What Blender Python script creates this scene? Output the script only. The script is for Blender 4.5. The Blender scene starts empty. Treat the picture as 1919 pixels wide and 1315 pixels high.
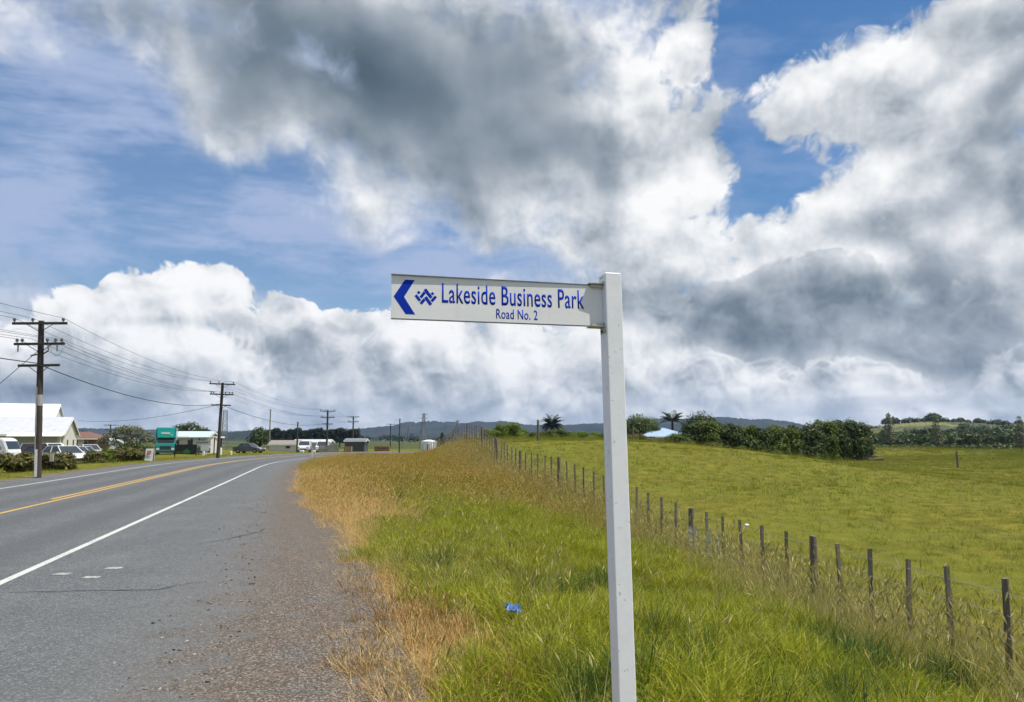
import bpy, bmesh, math, random
import numpy as np
from mathutils import Vector, Matrix, Euler

random.seed(7)
RNG = np.random.default_rng(7)
SC = bpy.context.scene
COL = SC.collection
R = math.radians

# ------------------------------------------------------------------ camera
cam_data = bpy.data.cameras.new('camera')
cam_data.sensor_width = 36.0
cam_data.lens = 27.03
cam_data.clip_start = 0.05
cam_data.clip_end = 12000
cam = bpy.data.objects.new('camera', cam_data)
cam.location = (0, 0, 1.6)
cam.rotation_euler = (R(90 + 6.55), 0, 0)
COL.objects.link(cam)
SC.camera = cam
SC.view_settings.view_transform = 'Standard'
SC.view_settings.look = 'None'
SC.view_settings.exposure = 0.36
SC.view_settings.gamma = 1.0
SC.view_settings.use_curve_mapping = False
SC.cycles.use_adaptive_sampling = True
SC.cycles.adaptive_threshold = 0.02
SC.cycles.adaptive_min_samples = 8
SC.cycles.max_bounces = 6
SC.cycles.diffuse_bounces = 2
SC.cycles.transparent_max_bounces = 8
SC.cycles.volume_bounces = 0

# ------------------------------------------------------------------ sun: high, to the right of the view
SUN_AZ, SUN_EL = 97.0, 68.0           # azimuth clockwise from +Y
sun_dir = Vector((math.sin(R(SUN_AZ)) * math.cos(R(SUN_EL)), math.cos(R(SUN_AZ)) * math.cos(R(SUN_EL)), math.sin(R(SUN_EL))))
sun_data = bpy.data.lights.new('sun', 'SUN')
sun_data.energy = 4.9
sun_data.angle = R(0.53)
sun_data.color = (1.0, 0.955, 0.88)
sun = bpy.data.objects.new('sun', sun_data)
sun.rotation_euler = sun_dir.to_track_quat('Z', 'Y').to_euler()
sun.location = (30, -10, 60)
COL.objects.link(sun)

# ------------------------------------------------------------------ node helper
class NT:
    def __init__(self, tree):
        self.t = tree; self.n = tree.nodes; self.l = tree.links
    def node(self, kind, **kw):
        nd = self.n.new(kind)
        for k, v in kw.items(): setattr(nd, k, v)
        return nd
    def put(self, sock, v):
        if isinstance(v, bpy.types.NodeSocket): self.l.new(v, sock)
        elif v is not None: sock.default_value = (*v, 1) if sock.type == 'RGBA' and len(v) == 3 else v
    def m(self, op, a, b=None, c=None, clamp=False):
        nd = self.node('ShaderNodeMath', operation=op); nd.use_clamp = clamp
        for i, v in enumerate((a, b, c)): self.put(nd.inputs[i], v)
        return nd.outputs[0]
    def v(self, op, a, b=None, s=None):
        nd = self.node('ShaderNodeVectorMath', operation=op)
        self.put(nd.inputs[0], a); self.put(nd.inputs[1], b)
        if s is not None: self.put(nd.inputs['Scale'], s)
        return nd.outputs['Value'] if op in ('LENGTH', 'DOT_PRODUCT') else nd.outputs[0]
    def step(self, x, lo, hi, a=0.0, b=1.0):
        nd = self.node('ShaderNodeMapRange', interpolation_type='SMOOTHSTEP')
        self.put(nd.inputs['Value'], x)
        for k, val in (('From Min', lo), ('From Max', hi), ('To Min', a), ('To Max', b)): self.put(nd.inputs[k], val)
        return nd.outputs['Result']
    def noise(self, vec, scale, detail=4, rough=0.5, dist=0.0, color=False, lac=2.0, dim='3D'):
        nd = self.node('ShaderNodeTexNoise', noise_dimensions=dim); self.put(nd.inputs['Vector'], vec)
        nd.inputs['Scale'].default_value = scale; nd.inputs['Detail'].default_value = detail
        nd.inputs['Roughness'].default_value = rough; nd.inputs['Distortion'].default_value = dist
        nd.inputs['Lacunarity'].default_value = lac
        return nd.outputs['Color' if color else 'Fac']
    def voro(self, vec, scale, feature='F1', detail=0.0, rough=0.5, out='Distance', smooth=1.0, rnd=1.0, dim='3D'):
        nd = self.node('ShaderNodeTexVoronoi', feature=feature, voronoi_dimensions=dim); self.put(nd.inputs['Vector'], vec)
        nd.inputs['Scale'].default_value = scale
        nd.inputs['Randomness'].default_value = rnd
        if 'Detail' in nd.inputs: nd.inputs['Detail'].default_value = detail; nd.inputs['Roughness'].default_value = rough
        if feature == 'SMOOTH_F1': nd.inputs['Smoothness'].default_value = smooth
        return nd.outputs[out]
    def ramp(self, fac, stops, mode='LINEAR'):
        nd = self.node('ShaderNodeValToRGB'); self.put(nd.inputs[0], fac)
        cr = nd.color_ramp; cr.interpolation = mode
        while len(cr.elements) < len(stops): cr.elements.new(0.5)
        for e, (p, c) in zip(cr.elements, stops): e.position = p; e.color = (*c[:3], 1)
        return nd.outputs[0]
    def mix(self, fac, a, b, mode='MIX'):
        nd = self.node('ShaderNodeMix', data_type='RGBA', blend_type=mode)
        self.put(nd.inputs[0], fac)
        self.put(nd.inputs[6], a if isinstance(a, bpy.types.NodeSocket) else (*a[:3], 1))
        self.put(nd.inputs[7], b if isinstance(b, bpy.types.NodeSocket) else (*b[:3], 1))
        return nd.outputs[2]

# ------------------------------------------------------------------ sky: clear blue + broken cumulus, all by direction (azimuth, elevation in degrees)
# (azimuth, elevation, half width, half height, rotation, weight)
COVER = [
    (-11.61, 21.68, 12.12, 5.45, -22, 1.0),
    (-22.99, 26.59, 9.27, 3.95, -15, 0.75),
    (-11.99, 30.32, 21.99, 7.49, -16, 1.0),
    (-3.1, 24.5, 17.52, 8.93, -24, 1.2),
    (6.69, 20.39, 9.31, 9.28, 0, 1.1),
    (10.64, 14.96, 9.19, 4.22, -15, 1),
    (10.64, 28.75, 3.33, 4.01, 0, 0.8),
    (14.39, 23.14, 2.38, 1.78, 0, 0.6),
    (25.64, 21.56, 7.95, 5.16, 20, 1),
    (30.74, 25.42, 5.43, 5.74, 0, 1.1),
    (27.17, 16.15, 8.13, 6.05, 0, 1),
    (21.16, 18.49, 3.42, 2.89, 0, 0.6),
    (32.06, 13.19, 5.69, 7.69, 0, 1),
    (24.01, 13.15, 7.27, 4.05, 0, 0.8),
    (6.38, 10.38, 9.04, 3.15, 0, 0.6),
    (1.61, 15.13, 3.57, 2.32, 0, 0.6),
]
DARK = [
    (-9.96, 26.05, 21.15, 8.69, -18, 1.3),
    (0.8, 22.34, 10.2, 6.22, -25, 0.75),
    (-19.84, 28.61, 11.3, 4.88, -8, 0.7),
    (32.32, 21.96, 2.51, 6.22, 0, 0.75),
    (30.17, 17.23, 5.01, 3.12, -20, 0.5),
    (25.95, 14.46, 6.08, 2.9, -10, 0.42),
    (32.08, 12.14, 3.98, 4.56, 0, 0.6),
    (31.99, 26.75, 4.71, 3.42, 0, 0.5),
    (3.6, 13.16, 8.72, 1.56, 0, 0.15),
]
LIT = [
    (8.47, 26.82, 4.53, 6.21, -10, 0.8),
    (11.37, 17.22, 6.08, 4.53, -20, 0.6),
    (20.1, 25.6, 4.43, 2.37, 25, 0.9),
    (24.83, 24.04, 4.8, 2.69, 20, 0.8),
    (23.82, 19.32, 3.95, 2.13, 20, 0.6),
    (21.27, 14.81, 5.15, 1.85, -25, 0.9),
    (28.27, 19.18, 1.83, 2.07, 0, 0.7),
    (26.96, 8.18, 1.89, 2.2, 0, 0.4),
    (0.02, 19.35, 2.37, 2.26, 0, 0.5),
]
BAND = [
    (-23.67, 10.38, 4.39, 2.23, 0, 1.0),
    (-26.93, 8.55, 6.4, 2.2, 0, 0.9),
    (-23.65, 6.08, 3.71, 2.62, 0, 1.0),
    (-30.3, 6.56, 6.6, 2.16, 0, 0.7),
    (-18.45, 6.99, 6.14, 2.69, 0, 0.8),
    (-32.0, 4.35, 7.51, 2.84, 0, 0.6),
    (-13.27, 5.16, 6.82, 2.34, 0, 0.8),
    (-5.15, 6.43, 6.73, 2.38, 0, 0.9),
    (-10.21, 4.02, 12.75, 1.96, 0, 0.6),
    (1.61, 5.26, 9.14, 2.78, 0, 0.8),
    (10.66, 7.16, 7.29, 3.14, 0, 0.8),
    (27.25, 5.96, 9.37, 2.57, 0, 0.7),
    (-28.39, 3.0, 7.44, 1.45, 0, 0.6),
    (-16.94, 2.99, 6.21, 1.31, 0, 0.7),
    (-4.34, 3.07, 6.72, 1.35, 0, 0.7),
    (6.35, 3.46, 5.87, 1.58, 0, 0.7),
    (16.98, 3.37, 6.86, 1.39, 0, 0.7),
    (26.55, 3.22, 4.73, 1.03, 0, 0.6),
]
BANDDARK = [
    (-15.53, 6.49, 6.32, 1.47, 0, 0.42),
    (-20.18, 4.09, 7.41, 1.37, 0, 0.4),
    (-29.42, 9.13, 4.89, 1.3, 0, 0.28),
    (-1.57, 7.24, 5.18, 1.19, 0, 0.35),
    (-23.67, 8.33, 3.71, 0.82, 0, 0.25),
    (-32.01, 4.7, 7.52, 3.2, 0, 0.75),
    (-24.54, 2.14, 15.22, 2.04, 0, 0.75),
    (-10.23, 6.58, 4.26, 1.77, 0, 0.45),
    (-17.01, 8.58, 4.04, 1.0, 0, 0.3),
    (-5.14, 4.25, 10.27, 1.58, 0, 0.45),
    (9.89, 7.17, 4.24, 2.75, 0, 0.45),
    (1.61, 2.48, 15.85, 1.58, 0, 0.4),
    (23.95, 3.45, 16.47, 1.49, 0, 0.4),
]
LOW = [
    (23.71, 9.82, 4.65, 2.8, 0, 1),
    (20.62, 7.88, 6.6, 2.66, -10, 0.9),
    (27.9, 7.4, 5.56, 2.92, 0, 0.9),
    (15.93, 5.9, 4.03, 1.01, 0, 0.8),
    (32.95, 8.2, 3.07, 3.17, 0, 0.8),
    (24.02, 6.26, 9.24, 1.35, 0, 0.9),
]
HOLE = [
    (16.45, 28.31, 4.05, 5.46, -10, 0.8),
    (22.15, 29.13, 6.87, 2.08, 10, 0.8),
    (16.51, 19.93, 3.07, 3.46, 15, 0.75),
    (12.97, 26.22, 1.47, 3.1, 0, 0.4),
    (-5.92, 15.85, 2.36, 1.15, 0, 0.6),
    (-4.35, 13.55, 4.76, 1.75, 0, 0.8),
    (-12.16, 9.48, 4.21, 0.94, 0, 0.6),
    (15.02, 8.44, 0.96, 0.7, 0, 0.5),
    (-15.52, 13.62, 8.18, 1.71, -10, 0.7),
    (-26.11, 18.02, 11.62, 5.66, -10, 1),
    (-31.55, 22.41, 5.77, 3.93, 0, 0.7),
]

world = bpy.data.worlds.new('World')
SC.world = world
world.use_nodes = True
world.cycles.sampling_method = 'NONE'
w = NT(world.node_tree)
w.n.clear()
out = w.node('ShaderNodeOutputWorld')
dirv = w.v('NORMALIZE', w.node('ShaderNodeTexCoord').outputs['Generated'])
sep = w.node('ShaderNodeSeparateXYZ'); w.l.new(dirv, sep.inputs[0])
# two angles in degrees: equidistant projection of the direction about the +Y axis (the horizon is the line of zero height)
yy = w.m('MINIMUM', w.m('MAXIMUM', sep.outputs[1], -0.9999), 0.9999)
kk = w.m('MULTIPLY', w.m('DIVIDE', w.m('ARCCOSINE', yy), w.m('SQRT', w.m('SUBTRACT', 1.0, w.m('MULTIPLY', yy, yy)))), 57.29578)
az = w.m('MULTIPLY', sep.outputs[0], kk)
el = w.m('MULTIPLY', sep.outputs[2], kk)
cmb = w.node('ShaderNodeCombineXYZ'); w.l.new(az, cmb.inputs[0]); w.l.new(el, cmb.inputs[1])
AE = cmb.outputs[0]
# gentle large warp so that no outline is an ellipse
warp = w.v('MULTIPLY', w.v('SUBTRACT', w.noise(AE, 0.13, 0, 0.5, color=True, dim='2D'), (0.5, 0.5, 0.5)), (9, 5, 0))
AEw = w.v('ADD', AE, warp)

ROT = {}
def turned(deg):                       # the two angles turned by a fixed amount, shared by all clouds lying that way
    if deg not in ROT:
        if deg == 0: ROT[deg] = AEw
        elif isinstance(deg, tuple): ROT[deg] = w.v('ADD', AEw, (*deg, 0))
        else:
            c, s_ = math.cos(R(deg)), math.sin(R(deg))
            cb = w.node('ShaderNodeCombineXYZ')
            w.l.new(w.v('DOT_PRODUCT', AEw, (c, s_, 0)), cb.inputs[0]); w.l.new(w.v('DOT_PRODUCT', AEw, (-s_, c, 0)), cb.inputs[1])
            ROT[deg] = cb.outputs[0]
    return ROT[deg]
def cones(lst, k=0.25, shift=None):
    acc = None
    for a, e, rx, ry, rot, wt in lst:
        rot = 15 * round(rot / 15) if shift is None else 0
        c, s_ = math.cos(R(rot)), math.sin(R(rot))
        nd = w.node('ShaderNodeVectorMath', operation='MULTIPLY_ADD'); w.l.new(turned(shift or rot), nd.inputs[0])
        nd.inputs[1].default_value = (1 / rx, 1 / ry, 0)
        nd.inputs[2].default_value = (-(c * a + s_ * e) / rx, -(-s_ * a + c * e) / ry, 0)
        val = w.m('MULTIPLY_ADD', w.v('LENGTH', nd.outputs[0]), -wt, wt)
        acc = val if acc is None else w.m('SMOOTH_MAX', acc, val, k)
    return w.m('MAXIMUM', acc, -1.2)

def steep(x):                           # clear air stays clear away from the heaps
    return w.m('ADD', w.m('MULTIPLY', w.m('MINIMUM', x, 0.0), 1.6), x)

def billow(v, n=4):                          # cauliflower heads: rounded puffs with creases between
    acc = None
    for sc, wt in ((0.17, 0.46), (0.38, 0.27), (0.85, 0.16), (1.9, 0.10))[:n]:
        p = w.m('ABSOLUTE', w.m('SUBTRACT', w.noise(v, sc, 0, 0.5, dim='2D'), 0.5))
        acc = w.m('MULTIPLY', p, wt * 4) if acc is None else w.m('MULTIPLY_ADD', p, wt * 4, acc)
    return acc
wv1 = w.v('ADD', AE, w.v('SCALE', w.v('SUBTRACT', w.noise(AE, 0.35, 1, 0.6, color=True, dim='2D'), (0.5, 0.5, 0.5)), s=2.0))
# sampled again towards the sun: gives the lit and the shaded side of each heap and puff
big = w.noise(AE, 0.13, 5, 0.56, dim='2D'); bil = billow(wv1)
big2 = w.noise(w.v('ADD', AE, (0.8, 1.5, 0)), 0.13, 2, 0.5, dim='2D'); bil2 = billow(w.v('ADD', wv1, (0.30, 0.50, 0)), 3)
rel_big = w.m('SUBTRACT', big, big2); rel_bil = w.m('SUBTRACT', w.m('SUBTRACT', bil, bil2), 0.04)
fine = w.noise(wv1, 0.42, 4, 0.62, dim='2D')
rel_fine = w.m('SUBTRACT', fine, w.noise(w.v('ADD', wv1, (0.22, 0.38, 0)), 0.42, 3, 0.6, dim='2D'))
nf = w.m('SUBTRACT', fine, 0.5)
nb = w.m('SUBTRACT', big, 0.5)
nv = w.m('SUBTRACT', bil, 0.5)

sky = w.node('ShaderNodeTexSky', sky_type='NISHITA')
sky.sun_disc = False
sky.sun_elevation = R(SUN_EL); sky.sun_rotation = R(SUN_AZ)
sky.air_density = 1.0; sky.dust_density = 0.6; sky.ozone_density = 2.0
hs = w.node('ShaderNodeHueSaturation'); w.l.new(sky.outputs[0], hs.inputs['Color'])
hs.inputs['Saturation'].default_value = 1.30; hs.inputs['Value'].default_value = 1.25
bg = w.node('ShaderNodeBackground'); w.l.new(hs.outputs[0], bg.inputs[0]); bg.inputs[1].default_value = 0.070
shader = bg.outputs[0]

def layer(prev, alpha, color):
    b = w.node('ShaderNodeBackground'); w.put(b.inputs[0], color); b.inputs[1].default_value = 0.78
    mx = w.node('ShaderNodeMixShader'); w.put(mx.inputs[0], alpha); w.l.new(prev, mx.inputs[1]); w.l.new(b.outputs[0], mx.inputs[2])
    return mx.outputs[0]

RAMP = [(0.0, (0.085, 0.125, 0.165)), (0.22, (0.165, 0.215, 0.265)), (0.45, (0.35, 0.40, 0.455)), (0.68, (0.62, 0.655, 0.70)), (0.86, (0.86, 0.875, 0.89)), (1.0, (1.0, 1.0, 1.0))]
hole = cones(HOLE)
# thin streaky veil of high cloud
vs = w.v('ADD', w.v('MULTIPLY', AE, (1.0, 3.2, 1.0)), w.v('SCALE', warp, s=0.35))
vn = w.noise(vs, 0.07, 5, 0.62, dim='2D')
veil = w.m('MULTIPLY', w.step(vn, 0.34, 0.64), w.step(az, 4, 14, 0.66, 0.30))
veil = w.m('ADD', veil, w.step(az, 2, 12, 0.20, 0.0))
shader = layer(shader, veil, (0.43, 0.52, 0.74))

# window in which the listed clouds stand; elsewhere the same broken cumulus goes on by noise alone
inside = w.m('MULTIPLY', w.step(w.m('ABSOLUTE', az), 36, 48, 1, 0), w.step(el, 31, 40, 1, 0))
gen = w.m('MULTIPLY_ADD', w.m('SUBTRACT', w.noise(AE, 0.045, 1, 0.5, dim='2D'), 0.46), 5.0, w.m('MULTIPLY', inside, -3.0))
gend = w.m('MULTIPLY', w.m('SUBTRACT', 1.0, inside), w.step(gen, 0.0, 1.1, 0.0, 0.75))

# bright haze of far cloud low down, then the distant cumulus heaps along the horizon
shader = layer(shader, w.m('MULTIPLY', w.step(w.m('ADD', el, w.m('MULTIPLY', nb, 9.0)), 11.5, 4.5), w.step(hole, 0.45, -0.1)), w.ramp(w.m('ADD', w.m('MULTIPLY_ADD', nb, 0.5, 0.70), w.m('ADD', w.m('MULTIPLY', rel_fine, 0.5), w.m('MULTIPLY_ADD', rel_big, 0.9, w.m('MULTIPLY', nf, 0.35)))), RAMP))
bandn = w.m('ADD', w.m('MULTIPLY', nv, 0.7), w.m('ADD', w.m('MULTIPLY', nb, 1.1), w.m('MULTIPLY', nf, 0.45)))
db = w.m('SUBTRACT', w.m('ADD', steep(w.m('ADD', cones(BAND), 0.12)), bandn), w.m('MAXIMUM', hole, 0.0))
ab = w.step(db, w.step(el, 3, 8, -0.2, -0.02), w.step(el, 3, 8, 0.6, 0.18))
above = w.step(w.m('ADD', cones(BAND, shift=(0.7, 1.7)), w.m('MULTIPLY', bandn, 0.5)), -0.05, 0.85)
dkb = w.m('MAXIMUM', cones(BANDDARK), 0.0)
lb = w.m('ADD', w.m('MULTIPLY_ADD', above, -0.20, w.m('MULTIPLY_ADD', dkb, -0.62, 0.93)), w.m('ADD', w.m('ADD', w.m('MULTIPLY', rel_bil, 0.18), w.m('MULTIPLY', rel_fine, 0.42)), w.m('MULTIPLY', rel_big, 1.65)))
shader = layer(shader, ab, w.ramp(lb, RAMP))
# layered grey-blue streaks right above the horizon
vh = w.v('MULTIPLY', AE, (1.0, 5.0, 1.0))
sl = w.m('MULTIPLY', w.step(w.noise(vh, 0.12, 3, 0.55, dim='2D'), 0.36, 0.66), w.step(el, 5.5, 0.8))
shader = layer(shader, w.m('MULTIPLY', sl, 0.6), (0.46, 0.53, 0.62))

# the big broken cumulus deck
cov = w.m('MAXIMUM', cones(COVER), gen)
dm = w.m('SUBTRACT', w.m('ADD', steep(w.m('ADD', cov, 0.16)), w.m('ADD', w.m('MULTIPLY', nb, 1.15), w.m('ADD', w.m('MULTIPLY', nv, 0.32), w.m('MULTIPLY', nf, 0.55)))), w.m('MAXIMUM', w.m('MULTIPLY', hole, 1.15), 0.0))
near = w.m('MULTIPLY', w.step(hole, -0.6, 0.1), w.step(az, 4, 10))                  # round the blue gap the cloud frays
dm = w.m('MULTIPLY_ADD', w.m('MULTIPLY_ADD', nf, 1.1, w.m('MULTIPLY', nv, 0.6)), near, dm)
am = w.step(dm, w.step(az, -6, 14, -0.28, -0.06), w.m('MULTIPLY_ADD', near, 0.30, w.step(az, -6, 14, 0.85, 0.34)))
dk = w.m('MULTIPLY', w.m('MAXIMUM', w.m('MAXIMUM', cones(DARK), gend), 0.0), w.m('MULTIPLY', w.step(dm, -0.1, 0.8), w.m('MULTIPLY_ADD', nb, 0.6, 1.0)))
lit = w.m('MAXIMUM', cones(LIT), 0.0)
lm = w.m('ADD', w.m('MULTIPLY_ADD', dk, -0.56, w.m('MULTIPLY_ADD', lit, 0.28, 0.70)), w.m('ADD', w.m('MULTIPLY', rel_big, w.step(dk, 0.15, 0.7, 1.35, 0.45)), w.m('MULTIPLY', rel_fine, w.step(dk, 0.1, 0.7, 0.22, 0.03))))
lm = w.m('ADD', lm, w.m('MULTIPLY', nb, 0.20))
shader = layer(shader, am, w.ramp(lm, RAMP))

# lower, nearer grey cloud on the right
dl = w.m('ADD', cones(LOW), w.m('ADD', w.m('MULTIPLY', nv, 0.55), w.m('ADD', w.m('MULTIPLY', nf, 0.5), w.m('MULTIPLY', nb, 0.9))))
al = w.step(dl, -0.04, 0.16)
ll = w.m('ADD', w.m('MULTIPLY_ADD', w.step(dl, 0.0, 0.8), -0.20, 0.56), w.m('ADD', w.m('MULTIPLY', rel_fine, 0.3), w.m('MULTIPLY', rel_big, 1.0)))
shader = layer(shader, w.m('MULTIPLY', al, 0.95), w.ramp(ll, RAMP))
w.l.new(shader, out.inputs[0])

# ------------------------------------------------------------------ object helpers
def link(name, data, parent=None, loc=None):
    o = bpy.data.objects.new(name, data)
    COL.objects.link(o)
    if parent is not None: o.parent = parent
    if loc is not None: o.location = loc
    return o
def tag(o, label=None, cat=None, group=None, kind=None):
    if label: o['label'] = label
    if cat: o['category'] = cat
    if group: o['group'] = group
    if kind: o['kind'] = kind
    return o
def thing(name, label, cat, loc=(0, 0, 0), rz=0.0, group=None):
    o = link(name, None, None, loc); o.rotation_euler = (0, 0, rz)
    o.empty_display_size = 0.2
    return tag(o, label, cat, group)
def mesh_np(name, verts, faces, mats=(), smooth=False):
    me = bpy.data.meshes.new(name)
    verts = np.asarray(verts, np.float32); faces = np.asarray(faces, np.int32)
    k = faces.shape[1]
    me.vertices.add(len(verts)); me.vertices.foreach_set('co', verts.ravel())
    me.loops.add(faces.size); me.loops.foreach_set('vertex_index', faces.ravel())
    me.polygons.add(len(faces)); me.polygons.foreach_set('loop_start', np.arange(len(faces), dtype=np.int32) * k)
    me.polygons.foreach_set('loop_total', np.full(len(faces), k, np.int32))
    if smooth: me.polygons.foreach_set('use_smooth', np.ones(len(faces), bool))
    for m_ in mats: me.materials.append(m_)
    me.update(calc_edges=True)
    return me

class B:
    """collects boxes, tubes, prisms and lathes; build() makes them ONE mesh object"""
    def __init__(self): self.bm = bmesh.new()
    def box(self, c, s, rot=None):
        r = bmesh.ops.create_cube(self.bm, size=1.0)
        mx = Matrix.Translation(c) @ (Euler(rot).to_matrix().to_4x4() if rot else Matrix()) @ Matrix.Diagonal((*s, 1))
        bmesh.ops.transform(self.bm, matrix=mx, verts=r['verts']); return self
    def tube(self, p, q, r1, r2=None, n=8, cap=True):
        p, q = Vector(p), Vector(q); d = q - p
        r = bmesh.ops.create_cone(self.bm, cap_ends=cap, segments=n, radius1=r1, radius2=r1 if r2 is None else r2, depth=d.length)
        mx = Matrix.Translation((p + q) / 2) @ d.to_track_quat('Z', 'Y').to_matrix().to_4x4()
        bmesh.ops.transform(self.bm, matrix=mx, verts=r['verts']); return self
    def prism(self, pts, axis, a, b):
        """pts: outline in the two other axes, pushed from a to b along axis (0,1,2)"""
        def P(u, v, t): return [(t, u, v), (u, t, v), (u, v, t)][axis]
        v0 = [self.bm.verts.new(P(u, v, a)) for u, v in pts]; v1 = [self.bm.verts.new(P(u, v, b)) for u, v in pts]
        n = len(pts)
        self.bm.faces.new(v0); self.bm.faces.new(v1[::-1])
        for i in range(n): self.bm.faces.new((v0[i], v1[i], v1[(i + 1) % n], v0[(i + 1) % n]))
        return self
    def face(self, pts):
        self.bm.faces.new([self.bm.verts.new(p) for p in pts]); return self
    def ball(self, c, s, sub=1):
        r = bmesh.ops.create_icosphere(self.bm, subdivisions=sub, radius=1.0)
        bmesh.ops.transform(self.bm, matrix=Matrix.Translation(c) @ Matrix.Diagonal((*s, 1)), verts=r['verts']); return self
    def bevel(self, w_, seg=2):
        bmesh.ops.bevel(self.bm, geom=list(self.bm.edges), offset=w_, segments=seg, affect='EDGES', clamp_overlap=True); return self
    def mesh(self, name, mat=None, smooth=False):
        bmesh.ops.recalc_face_normals(self.bm, faces=self.bm.faces)
        me = bpy.data.meshes.new(name); self.bm.to_mesh(me); self.bm.free()
        if mat: me.materials.append(mat)
        if smooth:
            for p in me.polygons: p.use_smooth = True
        return me
    def build(self, name, mat, parent=None, loc=None, smooth=False):
        return link(name, self.mesh(name, mat, smooth), parent, loc)
def copy_tree(o, parent=None):
    c = o.copy(); COL.objects.link(c); c.parent = parent
    for ch in list(o.children): copy_tree(ch, c)
    return c

# ------------------------------------------------------------------ materials
def new_mat(name):
    m = bpy.data.materials.new(name); m.use_nodes = True
    t = NT(m.node_tree); p = m.node_tree.nodes['Principled BSDF']
    return m, t, p
def plain(name, col, rough=0.6, var=0.12, scale=6.0, metal=0.0, bump=0.0, spec=0.4, stretch=None):
    """a colour with uneven wear and a little relief"""
    m, t, p = new_mat(name)
    co = t.node('ShaderNodeTexCoord').outputs['Object']
    if stretch: co = t.v('MULTIPLY', co, stretch)
    n = t.noise(co, scale, 5, 0.6)
    dark = tuple(c * (1 - var * 1.6) for c in col); lite = tuple(min(1, c * (1 + var)) for c in col)
    t.l.new(t.ramp(n, [(0.25, dark), (0.5, col), (0.75, lite)]), p.inputs['Base Color'])
    p.inputs['Roughness'].default_value = rough; p.inputs['Metallic'].default_value = metal
    p.inputs['Specular IOR Level'].default_value = spec
    if bump:
        b = t.node('ShaderNodeBump'); b.inputs['Strength'].default_value = bump; b.inputs['Distance'].default_value = 0.01
        t.l.new(t.noise(co, scale * 5, 4, 0.6), b.inputs['Height']); t.l.new(b.outputs[0], p.inputs['Normal'])
    return m
def leafy(name, cols, rough=0.55, trans=0.3, patch=0.0, patch_cols=None, spec=0.12, pscale=0.5):
    """foliage: colour by instance or leaf, with light coming through"""
    m, t, p = new_mat(name)
    oi = t.node('ShaderNodeObjectInfo'); geo = t.node('ShaderNodeNewGeometry')
    n = len(cols)
    rnd = t.m('FRACT', t.m('ADD', geo.outputs['Random Per Island'], oi.outputs['Random']))
    c = t.ramp(rnd, [((i + 0.5) / n, k) for i, k in enumerate(cols)])
    if patch:
        pn = t.noise(geo.outputs['Position'], pscale, 3, 0.55)
        c = t.mix(t.m('MULTIPLY', t.step(pn, 0.42, 0.62), patch), c, t.ramp(rnd, [((i + 0.5) / len(patch_cols), k) for i, k in enumerate(patch_cols)]))
    t.l.new(c, p.inputs['Base Color'])
    p.inputs['Roughness'].default_value = rough; p.inputs['Specular IOR Level'].default_value = spec
    tr = t.node('ShaderNodeBsdfTranslucent'); t.l.new(c, tr.inputs[0])
    mx = t.node('ShaderNodeMixShader'); mx.inputs[0].default_value = trans
    t.l.new(p.outputs[0], mx.inputs[1]); t.l.new(tr.outputs[0], mx.inputs[2])
    t.l.new(mx.outputs[0], m.node_tree.nodes['Material Output'].inputs[0])
    return m

# ------------------------------------------------------------------ lie of the land
def sst(x, a, b):
    t = np.clip((x - a) / (b - a), 0, 1); return t * t * (3 - 2 * t)
ROAD = np.array([(-1.14, -24.0), (-4.57, -10.0), (-7.02, 0.0), (-9.47, 10.0), (-11.92, 20.0), (-14.37, 30.0), (-16.6, 39.0), (-18.3, 46.0), (-19.7, 53.0),
                 (-20.7, 61.0), (-21.1, 69.0), (-21.1, 78.0), (-20.2, 86.0), (-17.6, 93.0), (-13.0, 98.0), (-6.0, 102.0), (4.0, 106.5), (20.0, 114.0), (40.0, 124.0), (70.0, 140.0)])
def catmull(P, step=0.5):
    out_ = []
    for i in range(len(P) - 1):
        p0, p1, p2, p3 = P[max(i - 1, 0)], P[i], P[i + 1], P[min(i + 2, len(P) - 1)]
        n = max(2, int(np.linalg.norm(p2 - p1) / step))
        for k in range(n):
            t = k / n
            out_.append(0.5 * ((2 * p1) + (-p0 + p2) * t + (2 * p0 - 5 * p1 + 4 * p2 - p3) * t * t + (-p0 + 3 * p1 - 3 * p2 + p3) * t ** 3))
    out_.append(P[-1]); return np.array(out_)
RC = catmull(ROAD)
RT = np.gradient(RC, axis=0); RT /= np.linalg.norm(RT, axis=1)[:, None]
RN = np.stack([RT[:, 1], -RT[:, 0]], 1)                      # to the right of travel
def road_s(x, y):
    """signed distance from the centre line (right is positive)"""
    x = np.atleast_1d(np.asarray(x, float)); y = np.atleast_1d(np.asarray(y, float))
    res = np.empty(x.size); xf, yf = x.ravel(), y.ravel()
    for a in range(0, x.size, 8000):
        dx = xf[a:a + 8000, None] - RC[None, :, 0]; dy = yf[a:a + 8000, None] - RC[None, :, 1]
        k = np.argmin(dx * dx + dy * dy, 1); r = np.arange(len(k))
        side = dx[r, k] * RN[k, 0] + dy[r, k] * RN[k, 1]
        res[a:a + 8000] = np.sign(side) * np.sqrt(dx[r, k] ** 2 + dy[r, k] ** 2)
    return res.reshape(x.shape)
FY = np.array([-10, 2.0, 8.0, 11.9, 16.6, 21.3, 25.9, 30.6, 35.3, 40.0, 44.7, 49.3, 56.0, 64.0, 72.0, 200.0])
FX = np.array([6.2, 5.40, 4.95, 4.54, 3.77, 2.79, 1.58, 0.31, -0.66, -1.53, -2.6, -3.76, -5.6, -8.0, -10.5, -10.5])
FG = np.array([-0.93, -0.93, -0.93, -0.93, -0.90, -0.56, -0.10, 0.08, 0.52, 1.05, 1.36, 1.05, 0.45, 0.05, -0.05, -0.1])
def fence_x(y): return np.interp(y, FY, FX)
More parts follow.
